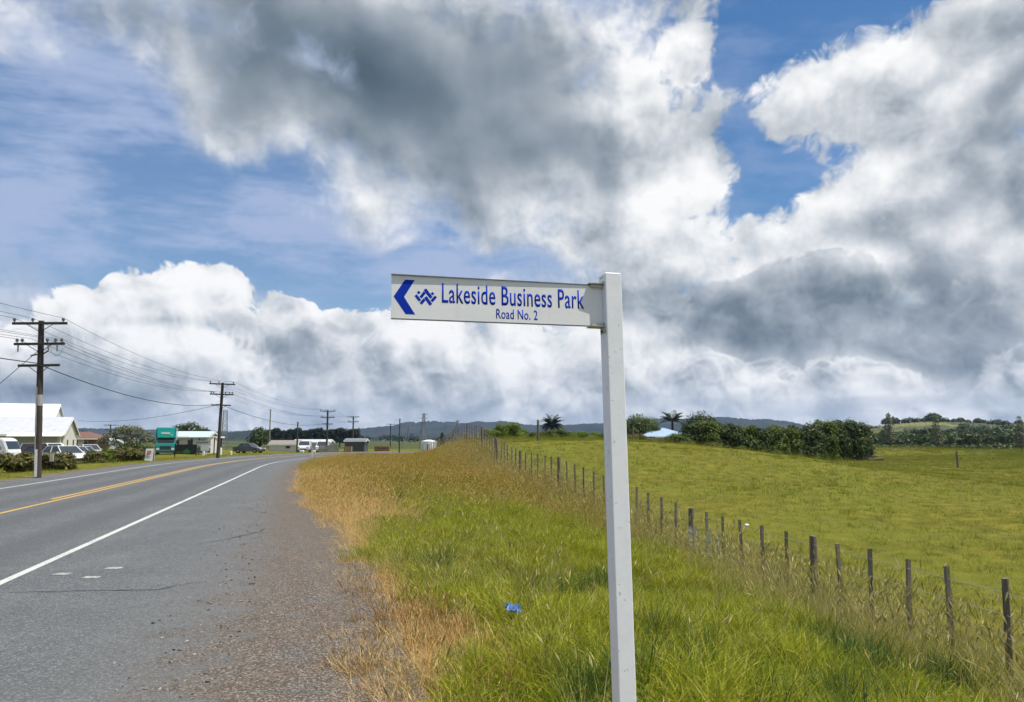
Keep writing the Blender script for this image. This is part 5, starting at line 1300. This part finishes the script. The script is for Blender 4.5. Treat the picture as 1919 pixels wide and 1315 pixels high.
tl = [(-1.5, 0, 2.2, .8, .8, .5), (-.6, .3, 2.75, .9, .9, .55), (.5, 0, 2.85, 1.0, 1.0, .5), (1.5, .2, 2.4, .8, .8, .5), (2.2, 0, 1.9, .6, .7, .5), (-2.2, 0, 1.75, .5, .6, .4), (0, -.4, 2.2, .9, .8, .5), (1.0, -.5, 1.7, .7, .7, .5), (-1.2, -.5, 1.6, .6, .6, .4)]
make_plant('spreading_tree', 'low spreading grey green tree left of the green truck', 'tree', G(-37.4, 75.0), tl, 2600, 0.12, L_GREY, seed=31, th=0.13)
make_plant('dark_hedge', 'dark clipped hedge behind the spreading tree', 'hedge', G(-39.2, 80.0), [(-1.0, 0, .8, .9, .6, .8), (0, 0, .9, .9, .6, .85), (.9, 0, .8, .9, .6, .8), (1.7, 0, .7, .7, .6, .7)], 1500, 0.11, L_DARK, seed=32, th=0.06)
make_plant('dark_tree', 'dark domed tree behind the cream office roof', 'tree', G(-59.0, 142.0), [(-2.0, 0, 3.6, 1.6, 1.4, 1.3), (0, 0, 3.9, 1.7, 1.5, 1.3), (2.0, 0, 3.2, 1.5, 1.4, 1.1), (3.6, 0, 2.7, 1.2, 1.2, .9)], 1800, 0.22, L_DARK, seed=33, th=0.25)
make_plant('conifer', 'broad dark conifer left of the pale grey pole', 'tree', G(-51.5, 158.0), [(0, 0, 2.3, 2.0, 2.0, 1.5), (-.5, 0, 3.4, 1.3, 1.3, 1.1), (.7, 0, 3.3, 1.1, 1.1, 1.0), (0.1, 0, 4.1, .6, .6, .6), (-1.1, 0, 1.5, 1.2, 1.2, 1.1), (1.3, 0, 1.6, 1.3, 1.2, 1.1)], 2200, 0.2, L_DARK, seed=34, th=0.25)
make_plant('cypress', 'narrow dark cypress right of the white water tank', 'tree', G(-9.1, 100.5), [(0, 0, .8, .5, .5, .8), (0, 0, 1.5, .42, .42, .8), (0.03, 0, 2.1, .25, .25, .5)], 800, 0.09, L_PINE, seed=35, th=0.07)
# shelter belt: trimmed pines one beside the other
pine_lobes = [(-.8, 0, 2.2, 1.5, 1.3, 1.6), (.8, 0, 2.4, 1.5, 1.3, 1.6), (0, 0, 4.2, 1.6, 1.3, 1.7), (-.7, 0, 5.0, 1.0, 1.0, .9), (.7, 0, 5.2, 1.0, 1.0, .9)]
pr = None
NTH = ['leftmost', 'second', 'third', 'fourth', 'fifth', 'sixth', 'seventh', 'eighth', 'ninth', 'tenth', 'eleventh', 'twelfth', 'rightmost']
for k in range(13):
    x_ = -82.0 + k * 2.55; y_ = 262.0 - k * 0.8; lab = '%s dark trimmed pine of the shelter belt beyond the bend, counted from the left' % NTH[k]
    if pr is None: pr = make_plant('shelter_pine', lab, 'tree', (x_, y_, -1.0), pine_lobes, 1500, 0.28, L_PINE, 'pines of the shelter belt', seed=36, th=0.22)
    else: replant(pr, (x_, y_, -1.0), random.uniform(0, 6.2), (1.15, 1.15, 1 + 0.08 * math.sin(k * 2.1)), lab)

# ------------------------------------------------------------------ right of the sign: hedges, garden trees, palms, house
shr = [[(-.9, 0, 1.2, 1.1, 1.0, 1.2), (.7, .2, 1.4, 1.2, 1.1, 1.3), (0, -.5, 2.2, 1.0, .9, 1.0), (-.6, .1, 2.7, .8, .8, .8), (.8, -.4, 2.6, .7, .7, .7), (.1, -.9, .9, 1.0, .8, .9), (-.7, .3, .45, 1.2, 1.1, .6), (.8, -.3, .45, 1.2, 1.1, .6)],
       [(-1.0, 0, 1.0, 1.0, 1.0, 1.0), (.4, -.2, 1.5, 1.3, 1.1, 1.4), (1.2, 0, 1.0, .9, .9, 1.0), (0, 0, 2.6, .9, .9, .8), (-.6, -.6, 1.9, .8, .7, .8), (-.6, 0, .45, 1.2, 1.1, .6), (.7, 0, .45, 1.2, 1.1, .6)],
       [(-.7, 0, 1.6, 1.1, 1.0, 1.5), (.8, 0, 1.6, 1.1, 1.0, 1.5), (0, -.4, 2.9, 1.1, 1.0, 1.0), (.6, .3, 3.4, .6, .6, .6), (-.7, 0, 3.2, .6, .6, .6), (0, -.8, 1.0, 1.2, .8, 1.0), (-.7, 0, .5, 1.2, 1.1, .6), (.7, 0, .5, 1.2, 1.1, .6)]]
sp_src = {}
def hedge_shrub(k, lmat, x_, y_, sc_, lab, group, dz=-0.35):
    key = (k, lmat.name)
    if key not in sp_src:
        sp_src[key] = make_plant('hedge_shrub', lab, 'shrub', G(x_, y_, dz), shr[k], 6500, 0.13, lmat, group, seed=200 + k * 7 + len(sp_src), th=0.12, parts=('stem', 'foliage'))
        o = sp_src[key]; o.scale = sc_ if hasattr(sc_, '__len__') else (sc_,) * 3; o.rotation_euler = (0, 0, random.uniform(0, 6))
    else: replant(sp_src[key], G(x_, y_, dz), random.uniform(0, 6.2), sc_, lab)
ordn = ['first', 'second', 'third', 'fourth', 'fifth', 'sixth', 'seventh', 'eighth', 'ninth', 'tenth', 'eleventh', 'twelfth', 'thirteenth', 'fourteenth', 'fifteenth', 'sixteenth', 'seventeenth', 'eighteenth', 'nineteenth', 'twentieth']
# the long hedge below the blue roof, left to right: x, y, height, leaf
for k, (cx, Z, h_, m_) in enumerate(((14.11, 86, 0.9, L_OLIVE), (15.43, 86, 0.7, L_OLIVE), (16.86, 86, 0.7, L_OLIVE), (18.20, 85, 1.4, L_MID), (20.08, 86, 2.7, L_DARK), (21.63, 86, 3.1, L_MID), (23.46, 87, 3.2, L_DARK), (24.90, 87, 3.1, L_DARK), (26.78, 88, 3.1, L_MID), (28.24, 88, 3.0, L_DARK), (30.05, 89, 3.3, L_MID), (31.53, 89, 3.3, L_MID), (33.38, 90, 3.5, L_DARK), (35.27, 91, 3.7, L_DARK), (37.19, 92, 4.0, L_MID), (39.14, 93, 4.1, L_DARK), (41.00, 94, 4.1, L_DARK), (42.49, 95, 3.9, L_DARK))):
    hedge_shrub((0, 1, 2)[k % 3], m_, cx, Z, (1.12, 1.12, (h_ * 1.14 + 0.65) / (3.5, 3.4, 4.0)[k % 3]), '%s shrub from the left in the long dark hedge across the paddock' % ordn[k], 'shrubs of the long hedge')
for k, (cx, Z, h_) in enumerate(((21.60, 84.0, 1.6), (25.25, 85.5, 1.7), (29.61, 87.0, 1.6), (35.43, 89.5, 1.9))):
    hedge_shrub(1, L_MID, cx, Z, (0.8, 0.8, h_ / 3.2), '%s low shrub from the left in front of the long dark hedge' % ordn[k], 'low shrubs before the hedge')
for k, (cx, Z, h_, m_) in enumerate(((-2.39, 83, 1.3, L_LIGHT), (-1.25, 84, 1.9, L_LIGHT), (0.03, 83, 2.0, L_LIGHT), (1.08, 84, 1.4, L_LIGHT), (2.24, 84, 1.0, L_MID), (3.53, 84, 1.1, L_MID), (4.87, 83, 1.3, L_MID), (6.25, 83, 1.15, L_LIGHT), (7.63, 83, 1.15, L_LIGHT), (9.01, 84, 1.2, L_LIGHT), (10.29, 84, 1.2, L_MID), (11.83, 85, 1.25, L_MID), (13.01, 85, 1.3, L_OLIVE))):
    hedge_shrub((0, 1)[k % 2], m_, cx, Z, (0.72, 0.72, (h_ + 0.25) / 3.3), '%s light green bush from the left along the crest left of the sign post' % ordn[k], 'bushes along the crest', dz=-0.45)
make_plant('garden_tree', 'rounded yellow green tree left of the blue roof', 'tree', G(16.4, 101.0, 0.6), [(-1.6, 0, 2.2, 1.3, 1.2, 1.1), (0, 0, 2.8, 1.5, 1.3, 1.2), (1.5, 0, 2.4, 1.4, 1.2, 1.2), (.6, -.4, 1.6, 1.6, 1.2, 1.1), (-.8, -.5, 1.4, 1.4, 1.1, 1.0), (2.3, 0, 1.7, .9, .9, .9)], 3000, 0.15, L_MID, seed=301, th=0.18)
make_plant('garden_tree', 'dense dark round tree right of the blue roof', 'tree', G(25.4, 104.0, 1.0), [(0, 0, 3.2, 2.0, 1.7, 1.5), (-1.2, 0, 2.3, 1.5, 1.4, 1.4), (1.3, 0, 2.3, 1.5, 1.4, 1.4), (0, -.6, 1.8, 1.8, 1.3, 1.3)], 3400, 0.14, L_DARK, seed=302, th=0.22)
make_plant('garden_tree', 'dark leafy tree just right of the sign post', 'tree', G(14.6, 94.0, 0.0), [(-.8, 0, 1.6, 1.1, 1.0, 1.1), (.6, 0, 2.1, 1.2, 1.0, 1.1), (0, -.4, 1.2, 1.2, 1.0, 1.0)], 2200, 0.14, L_DARK, seed=305, th=0.14)
make_plant('garden_tree', 'small dark tree behind the middle of the long hedge', 'tree', G(33.0, 106.0, 0.8), [(0, 0, 2.6, .9, .9, .9), (-.7, 0, 2.0, .9, .8, .9), (.7, 0, 2.1, .9, .8, .9)], 1300, 0.14, L_DARK, seed=303, th=0.14)
make_plant('garden_tree', 'reddish olive bush behind the right half of the long hedge', 'tree', G(38.8, 106.0, 0.8), [(-.8, 0, 2.2, 1.0, .9, .9), (.6, 0, 2.3, 1.0, .9, .8), (1.6, 0, 2.0, .9, .9, .8)], 1300, 0.14, L_OLIVE, seed=304, th=0.14)

def palm(label, loc, trunk_h, nf, fl, tr, up_, seed, mat=L_PALM, group='palms', leaf=0.30):
    g = random.Random(seed); t_ = thing('palm_tree', label, 'palm', loc, g.uniform(0, 6), group)
    b = B(); pz = -0.3; pr_ = tr * 1.25
    for k in range(6): z1 = -0.3 + (trunk_h + 0.3) * (k + 1) / 6; b.tube((0, 0, pz), (0, 0, z1), pr_, tr * (1.15 - 0.05 * k), n=9); pz, pr_ = z1, tr * (1.2 - 0.05 * k)
    b.build('trunk', M_BARK, t_)
    for k in range(nf):
        a = k * 2.39996; el_ = up_[0] + (up_[1] - up_[0]) * (k + .5) / nf + g.uniform(-.1, .1); V, F = [], []
        segs = 9; px_, pz_ = 0.0, trunk_h; L_ = fl * g.uniform(.85, 1.1); pts_ = []
        for j in range(segs + 1):
            pts_.append((px_, pz_)); th = el_ - 1.35 * (j / segs) ** 1.3; px_ += math.cos(th) * L_ / segs; pz_ += math.sin(th) * L_ / segs
        ca, sa = math.cos(a), math.sin(a)
        def W(r_, s_, z_): return (ca * r_ - sa * s_, sa * r_ + ca * s_, z_)
        for j in range(segs):
            (r0, z0), (r1, z1) = pts_[j], pts_[j + 1]; i0 = len(V); V += [W(r0, -.025, z0), W(r0, .025, z0), W(r1, .02, z1), W(r1, -.02, z1)]; F.append((i0, i0 + 1, i0 + 2, i0 + 3))
            if j == 0: continue
            ll_ = leaf * fl / 1.6 * math.sin(math.pi * (0.15 + 0.8 * j / segs)) * 1.3
            for q in range(3):
                f = q / 3; rr, zz = r0 + (r1 - r0) * f, z0 + (z1 - z0) * f
                for s_ in (-1, 1):
                    i0 = len(V); V += [W(rr, s_ * .01, zz), W(rr + .05 * fl, s_ * .01, zz + .01), W(rr + .22 * ll_ + .05, s_ * ll_, zz - ll_ * .25), W(rr + .12 * ll_, s_ * ll_ * .98, zz - ll_ * .28)]; F.append((i0, i0 + 1, i0 + 2, i0 + 3))
        link('frond', mesh_np('frond', V, F, [mat]), t_)
    return t_
palm('large round headed palm left of the sign post on the skyline', (8.9, 172.0, 0.2), 4.6, 46, 3.0, 0.42, (1.5, -0.5), 5)
palm('tall feathery palm beside the blue roof', G(21.6, 104.0, 0), 4.1, 17, 2.1, 0.16, (1.35, 0.1), 6)
palm('olive palm second behind the long hedge right of the round tree', G(28.9, 103.0, 0), 3.2, 16, 1.6, 0.14, (1.3, -.2), 7, L_OLIVE)
palm('brownish palm third behind the long hedge', G(32.2, 103.0, 0), 3.0, 14, 1.4, 0.13, (1.2, -.3), 8, L_OLIVE)
palm('small dark spiky palm left of the large round headed palm', (2.9, 168.0, 0.2), 2.6, 18, 1.3, 0.14, (1.4, 0), 9)

house = building('blue_roofed_house', 'house with pale blue hipped roof half hidden by the hedge', G(22.5, 98.0), R(-4), 6.0, 6.5, 2.1, 3.25, M_WWALL, plain('blue_iron_roof', (0.30, 0.40, 0.52), 0.45, 0.06, 2), 0.5, hip=1.0, windows=[(-1.5, 1.2, 1.2, 0.9), (-4.2, 1.2, 1.2, 0.9)], doors=[(-3.0, 0.8, 1.7, M_TRIM)], cat='house')

def field_post(label, x_, y_, ht, r, lean=0.0):
    t_ = thing('old_post', label, 'post', G(x_, y_)); t_.rotation_euler = (0, lean, random.uniform(0, 3))
    b = B().tube((0, 0, -0.2), (0, 0, ht), r, r * 0.85, n=9)
    for v in b.bm.verts: v.co += Vector((random.uniform(-.1, .1) * r, random.uniform(-.1, .1) * r, random.uniform(-.02, .02)))
    b.build('timber', M_FPOST, t_); B().tube((0, 0, ht * 0.8), (0, 0, ht * 0.8 + 0.02), r * 1.06, n=9).build('wire_tie', M_WIRE, t_)
field_post('lone dark post in the paddock before the long hedge', 27.2, 73.0, 1.35, 0.10)
field_post('lone weathered post in the open paddock at the right', 39.6, 69.0, 1.5, 0.095, 0.02)
field_post('tall dark post on the crest left of the sign post before the palm', 1.62, 48.0, 1.32, 0.085)
field_post('thin brown post on the crest just right of the sign post', 9.4, 60.0, 1.25, 0.06)
lg = thing('log', 'fallen brown log lying in the paddock beyond the hedge end', 'log', G(42.6, 91.0), 0.1)
b = B().tube((-1.0, 0, 0.18), (0.9, 0, 0.22), 0.24, 0.2, n=10)
for v in b.bm.verts: v.co += Vector((random.uniform(-.05, .05), random.uniform(-.04, .04), random.uniform(-.04, .04)))
b.build('trunk', M_BARK, lg); B().tube((-0.6, 0, 0.3), (-1.5, 0.2, 0.42), 0.06, 0.03, n=6).build('branch', M_BARK, lg)
def slim(label, x_, y_, ht, seed):
    g = random.Random(seed); lo = []
    for k in range(9):
        f = k / 8; rr = (1.55 - 1.05 * f) * g.uniform(.7, 1.1); lo.append((g.uniform(-.45, .45) * (1 - f), g.uniform(-.4, .4), ht * (0.22 + 0.74 * f), rr, rr * .9, ht * 0.10))
    make_plant('slender_tree', label, 'tree', G(x_, y_), lo, 1100, 0.17, L_GREY if seed % 2 else L_MID, 'slender trees beyond the paddock', seed=seed, th=0.09)
slim('slender open tree nearest the right end of the hedge', 71.2, 146.0, 6.4, 401)
slim('slender open tree in the middle of the three beyond the paddock', 80.8, 147.0, 6.4, 403)
slim('slender open tree at the right frame edge', 96.0, 146.0, 6.6, 405)

# ------------------------------------------------------------------ far country: hedgerows, wood and hills
def foliage_belt(name, label, segs, n, size, mat, seed):
    """a far mass of trees that cannot be counted; segs: (x, y, z, half length, half depth, height)"""
    lob = []; g = random.Random(seed)
    for x_, y_, z_, hl, hd, h_ in segs:
        m_ = max(3, int(hl * 2 / (h_ * 0.8)))
        for k in range(m_): rr = h_ * g.uniform(.42, .62); lob.append((x_ - hl + 2 * hl * (k + .5) / m_ + g.uniform(-.3, .3) * h_, y_ + g.uniform(-hd, hd), z_ + h_ * g.uniform(.3, .55), rr * 1.2, rr, rr))
    o = link(name, crown_mesh(name, lob, n, size, mat, seed)); return tag(o, label, kind='stuff')
foliage_belt('far_hedgerow', 'dark far hedgerows across the flat land at the right', [(60, 172, -1, 14, 1, 1.6), (95, 176, -1, 26, 1, 1.4), (84, 215, -1, 12, 2, 3.4), (112, 222, -1, 17, 2, 4.2), (133, 225, -1, 12, 2, 4.6), (70, 250, -1, 10, 2, 3.5), (100, 300, -1, 50, 3, 4.0), (120, 196, -1, 30, 1, 1.6)], 20000, 0.45, L_DARK, 21)
foliage_belt('reed_bed', 'low dark reed bed at the far edge of the paddock', [(72, 182, -1.1, 32, 2, 1.2), (90, 190, -1.1, 40, 2, 1.3)], 9000, 0.4, L_OLIVE, 22)

def ridge(name, sky_, D, depth, mat, rough_, seed, rows=26, foot=-3.0):
    """hill with a given crest line: sky_ is a list of (x, height) at distance D; slopes fall towards the viewer with gullies"""
    g = np.random.default_rng(seed)
    xs = np.array([p_[0] for p_ in sky_], float); zs_ = np.array([p_[1] for p_ in sky_], float)
    X = np.linspace(xs[0], xs[-1], 640); Zc = np.interp(X, xs, zs_)
    k_ = np.ones(5) / 5; Zc = np.convolve(np.pad(Zc, 2, 'edge'), k_, 'valid') + g.normal(0, 0.0006 * D, 640) * 0.7
    V = []
    ph = g.uniform(0, 6.28, 12)
    for r in range(rows):
        f = r / (rows - 7) if r < rows - 6 else 1 + (r - rows + 7) / 12       # beyond 1: the back slope
        prof = f ** 0.8 if f <= 1 else 1 - (f - 1) * 1.6
        Y = D - depth * (1 - f)
        gul = sum(a * np.sin(X * fr / D * 60 + ph[i] + f * 3 * math.sin(i)) for i, (fr, a) in enumerate([(.6, .5), (1.3, .35), (2.7, .25), (5.1, .16), (9.3, .09)]))
        zz = foot + (Zc - foot) * prof + gul * rough_ * (math.sin(min(f, 1) * math.pi))
        V.append(np.column_stack([X * (Y / D), np.full_like(X, Y), zz]))
    V = np.concatenate(V); n = len(X); ii = np.arange(rows * n).reshape(rows, n)
    F = np.stack([ii[:-1, :-1], ii[:-1, 1:], ii[1:, 1:], ii[1:, :-1]], -1).reshape(-1, 4)
    o = link(name, mesh_np(name, V, F, [mat], smooth=True)); return tag(o, kind='structure')
def hillmat(name, a, b_, c_, sc1, sc2):
    m_, t, p = new_mat(name); pos = t.node('ShaderNodeNewGeometry').outputs['Position']
    n1 = t.noise(pos, sc1, 6, 0.65); n2 = t.noise(pos, sc2, 4, 0.6)
    t.l.new(t.mix(t.step(n2, 0.45, 0.6), t.mix(n1, a, b_), c_), p.inputs['Base Color']); p.inputs['Roughness'].default_value = 0.95; p.inputs['Specular IOR Level'].default_value = 0.1
    bp = t.node('ShaderNodeBump'); bp.inputs['Strength'].default_value = 1.0; bp.inputs['Distance'].default_value = 6.0; t.l.new(n1, bp.inputs['Height']); t.l.new(bp.outputs[0], p.inputs['Normal'])
    return m_
HM1 = hillmat('bush_hills_cloud_shade', (0.006, 0.011, 0.009), (0.015, 0.022, 0.015), (0.024, 0.030, 0.018), 0.02, 0.004)  # forest green, its colour darkened to stand in for cloud shadow on the hills
HM2 = hillmat('spur_cloud_shade', (0.010, 0.015, 0.011), (0.020, 0.028, 0.016), (0.026, 0.034, 0.018), 0.03, 0.006)  # nearer spur, cloud shadow likewise put into the base colour
RANGE_FAR = [(-2622.1, 37.0), (-1997.6, 49.5), (-1581.2, 43.2), (-1123.2, 32.8), (-831.7, 37.0), (-665.2, 39.1), (-561.1, 45.3), (-457.0, 55.7), (-425.7, 66.1), (-404.9, 72.4), (-379.9, 66.1), (-342.5, 69.3), (-307.1, 72.4), (-269.6, 68.2), (-211.3, 68.2), (-182.2, 62.0), (-155.1, 68.2), (-130.1, 74.5), (-103.1, 67.2), (-71.8, 68.2), (-40.6, 72.4), (-9.4, 72.4), (17.7, 64.1), (53.1, 58.9), (105.1, 57.8), (188.4, 55.7), (250.9, 60.9), (292.5, 63.0), (355.0, 64.1), (459.1, 72.4), (563.2, 80.7), (667.2, 82.8), (796.3, 87.0), (844.2, 89.0), (896.3, 80.7), (942.1, 76.5), (994.1, 81.8), (1031.6, 73.4), (1062.8, 76.5), (1104.4, 64.1), (1166.9, 51.6), (1333.4, 37.0), (1749.8, 37.0), (2582.6, 43.2)]
RANGE_LEFT = [(-683.7, 2.8), (-624.7, 14.6), (-589.3, 20.5), (-565.7, 21.7), (-542.1, 18.1), (-494.9, 14.6), (-424.1, 7.5), (-329.7, 1.6)]
FARM_HILL = [(219.6, 2.0), (249.8, 7.2), (275.6, 11.1), (297.1, 12.4), (314.3, 14.9), (331.5, 16.2), (357.3, 15.8), (374.5, 14.9), (391.7, 12.8), (404.7, 14.5), (430.5, 16.7), (490.7, 15.8), (576.8, 11.5)]

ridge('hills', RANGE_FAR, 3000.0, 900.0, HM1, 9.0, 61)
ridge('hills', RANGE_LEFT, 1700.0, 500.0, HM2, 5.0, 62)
gm2, t, p = new_mat('farm_hill')  # greens kept dark: shade of passing cloud painted into the colour
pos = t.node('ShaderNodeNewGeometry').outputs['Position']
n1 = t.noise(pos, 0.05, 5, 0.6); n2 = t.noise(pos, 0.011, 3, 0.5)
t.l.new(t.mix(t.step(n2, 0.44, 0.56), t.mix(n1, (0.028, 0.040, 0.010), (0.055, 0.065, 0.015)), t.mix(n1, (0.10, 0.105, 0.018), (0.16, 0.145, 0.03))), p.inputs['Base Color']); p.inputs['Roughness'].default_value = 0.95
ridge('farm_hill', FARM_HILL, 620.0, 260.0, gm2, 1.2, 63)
foliage_belt('hill_wood', 'dark trees along the crest and flank of the green farm hill', [(268, 560, 5, 12, 6, 7), (318, 612, 13.0, 26, 6, 6), (360, 618, 13.2, 20, 5, 5), (395, 620, 11, 22, 5, 6), (425, 612, 12, 14, 6, 8), (300, 480, 2, 20, 6, 9), (350, 470, 1, 22, 6, 8), (255, 450, 1, 18, 5, 7), (400, 480, 3, 12, 6, 12), (330, 608, 14, 3.5, 3, 8), (168, 335, -1, 16, 4, 7), (205, 345, -1, 20, 4, 7.5), (228, 350, -1, 14, 4, 9), (150, 300, -1, 10, 3, 5), (185, 290, -1, 26, 3, 4.5)], 30000, 1.0, L_DARK, 23)
foliage_belt('far_trees', 'dark line of far trees at the foot of the hills at the left', [(-250, 420, -1, 70, 5, 5), (-130, 560, -1, 60, 6, 6), (-20, 600, -1, 70, 6, 5), (60, 640, -1, 60, 6, 5)], 6000, 0.8, L_PINE, 24)

# ------------------------------------------------------------------ the hazy air between here and the hills
hz_m = bpy.data.materials.new('haze_air'); hz_m.use_nodes = True; hn = hz_m.node_tree; hn.nodes.clear()
ho = hn.nodes.new('ShaderNodeOutputMaterial'); pv = hn.nodes.new('ShaderNodeVolumePrincipled')
pv.inputs['Color'].default_value = (0.45, 0.64, 1.0, 1); pv.inputs['Density'].default_value = 0.00009
hn.links.new(pv.outputs[0], ho.inputs['Volume'])
hb = B().box((0, 700, 90), (11000, 9000, 200)).build('haze', hz_m); tag(hb, 'thin bluish haze in front of the far hills', kind='stuff')
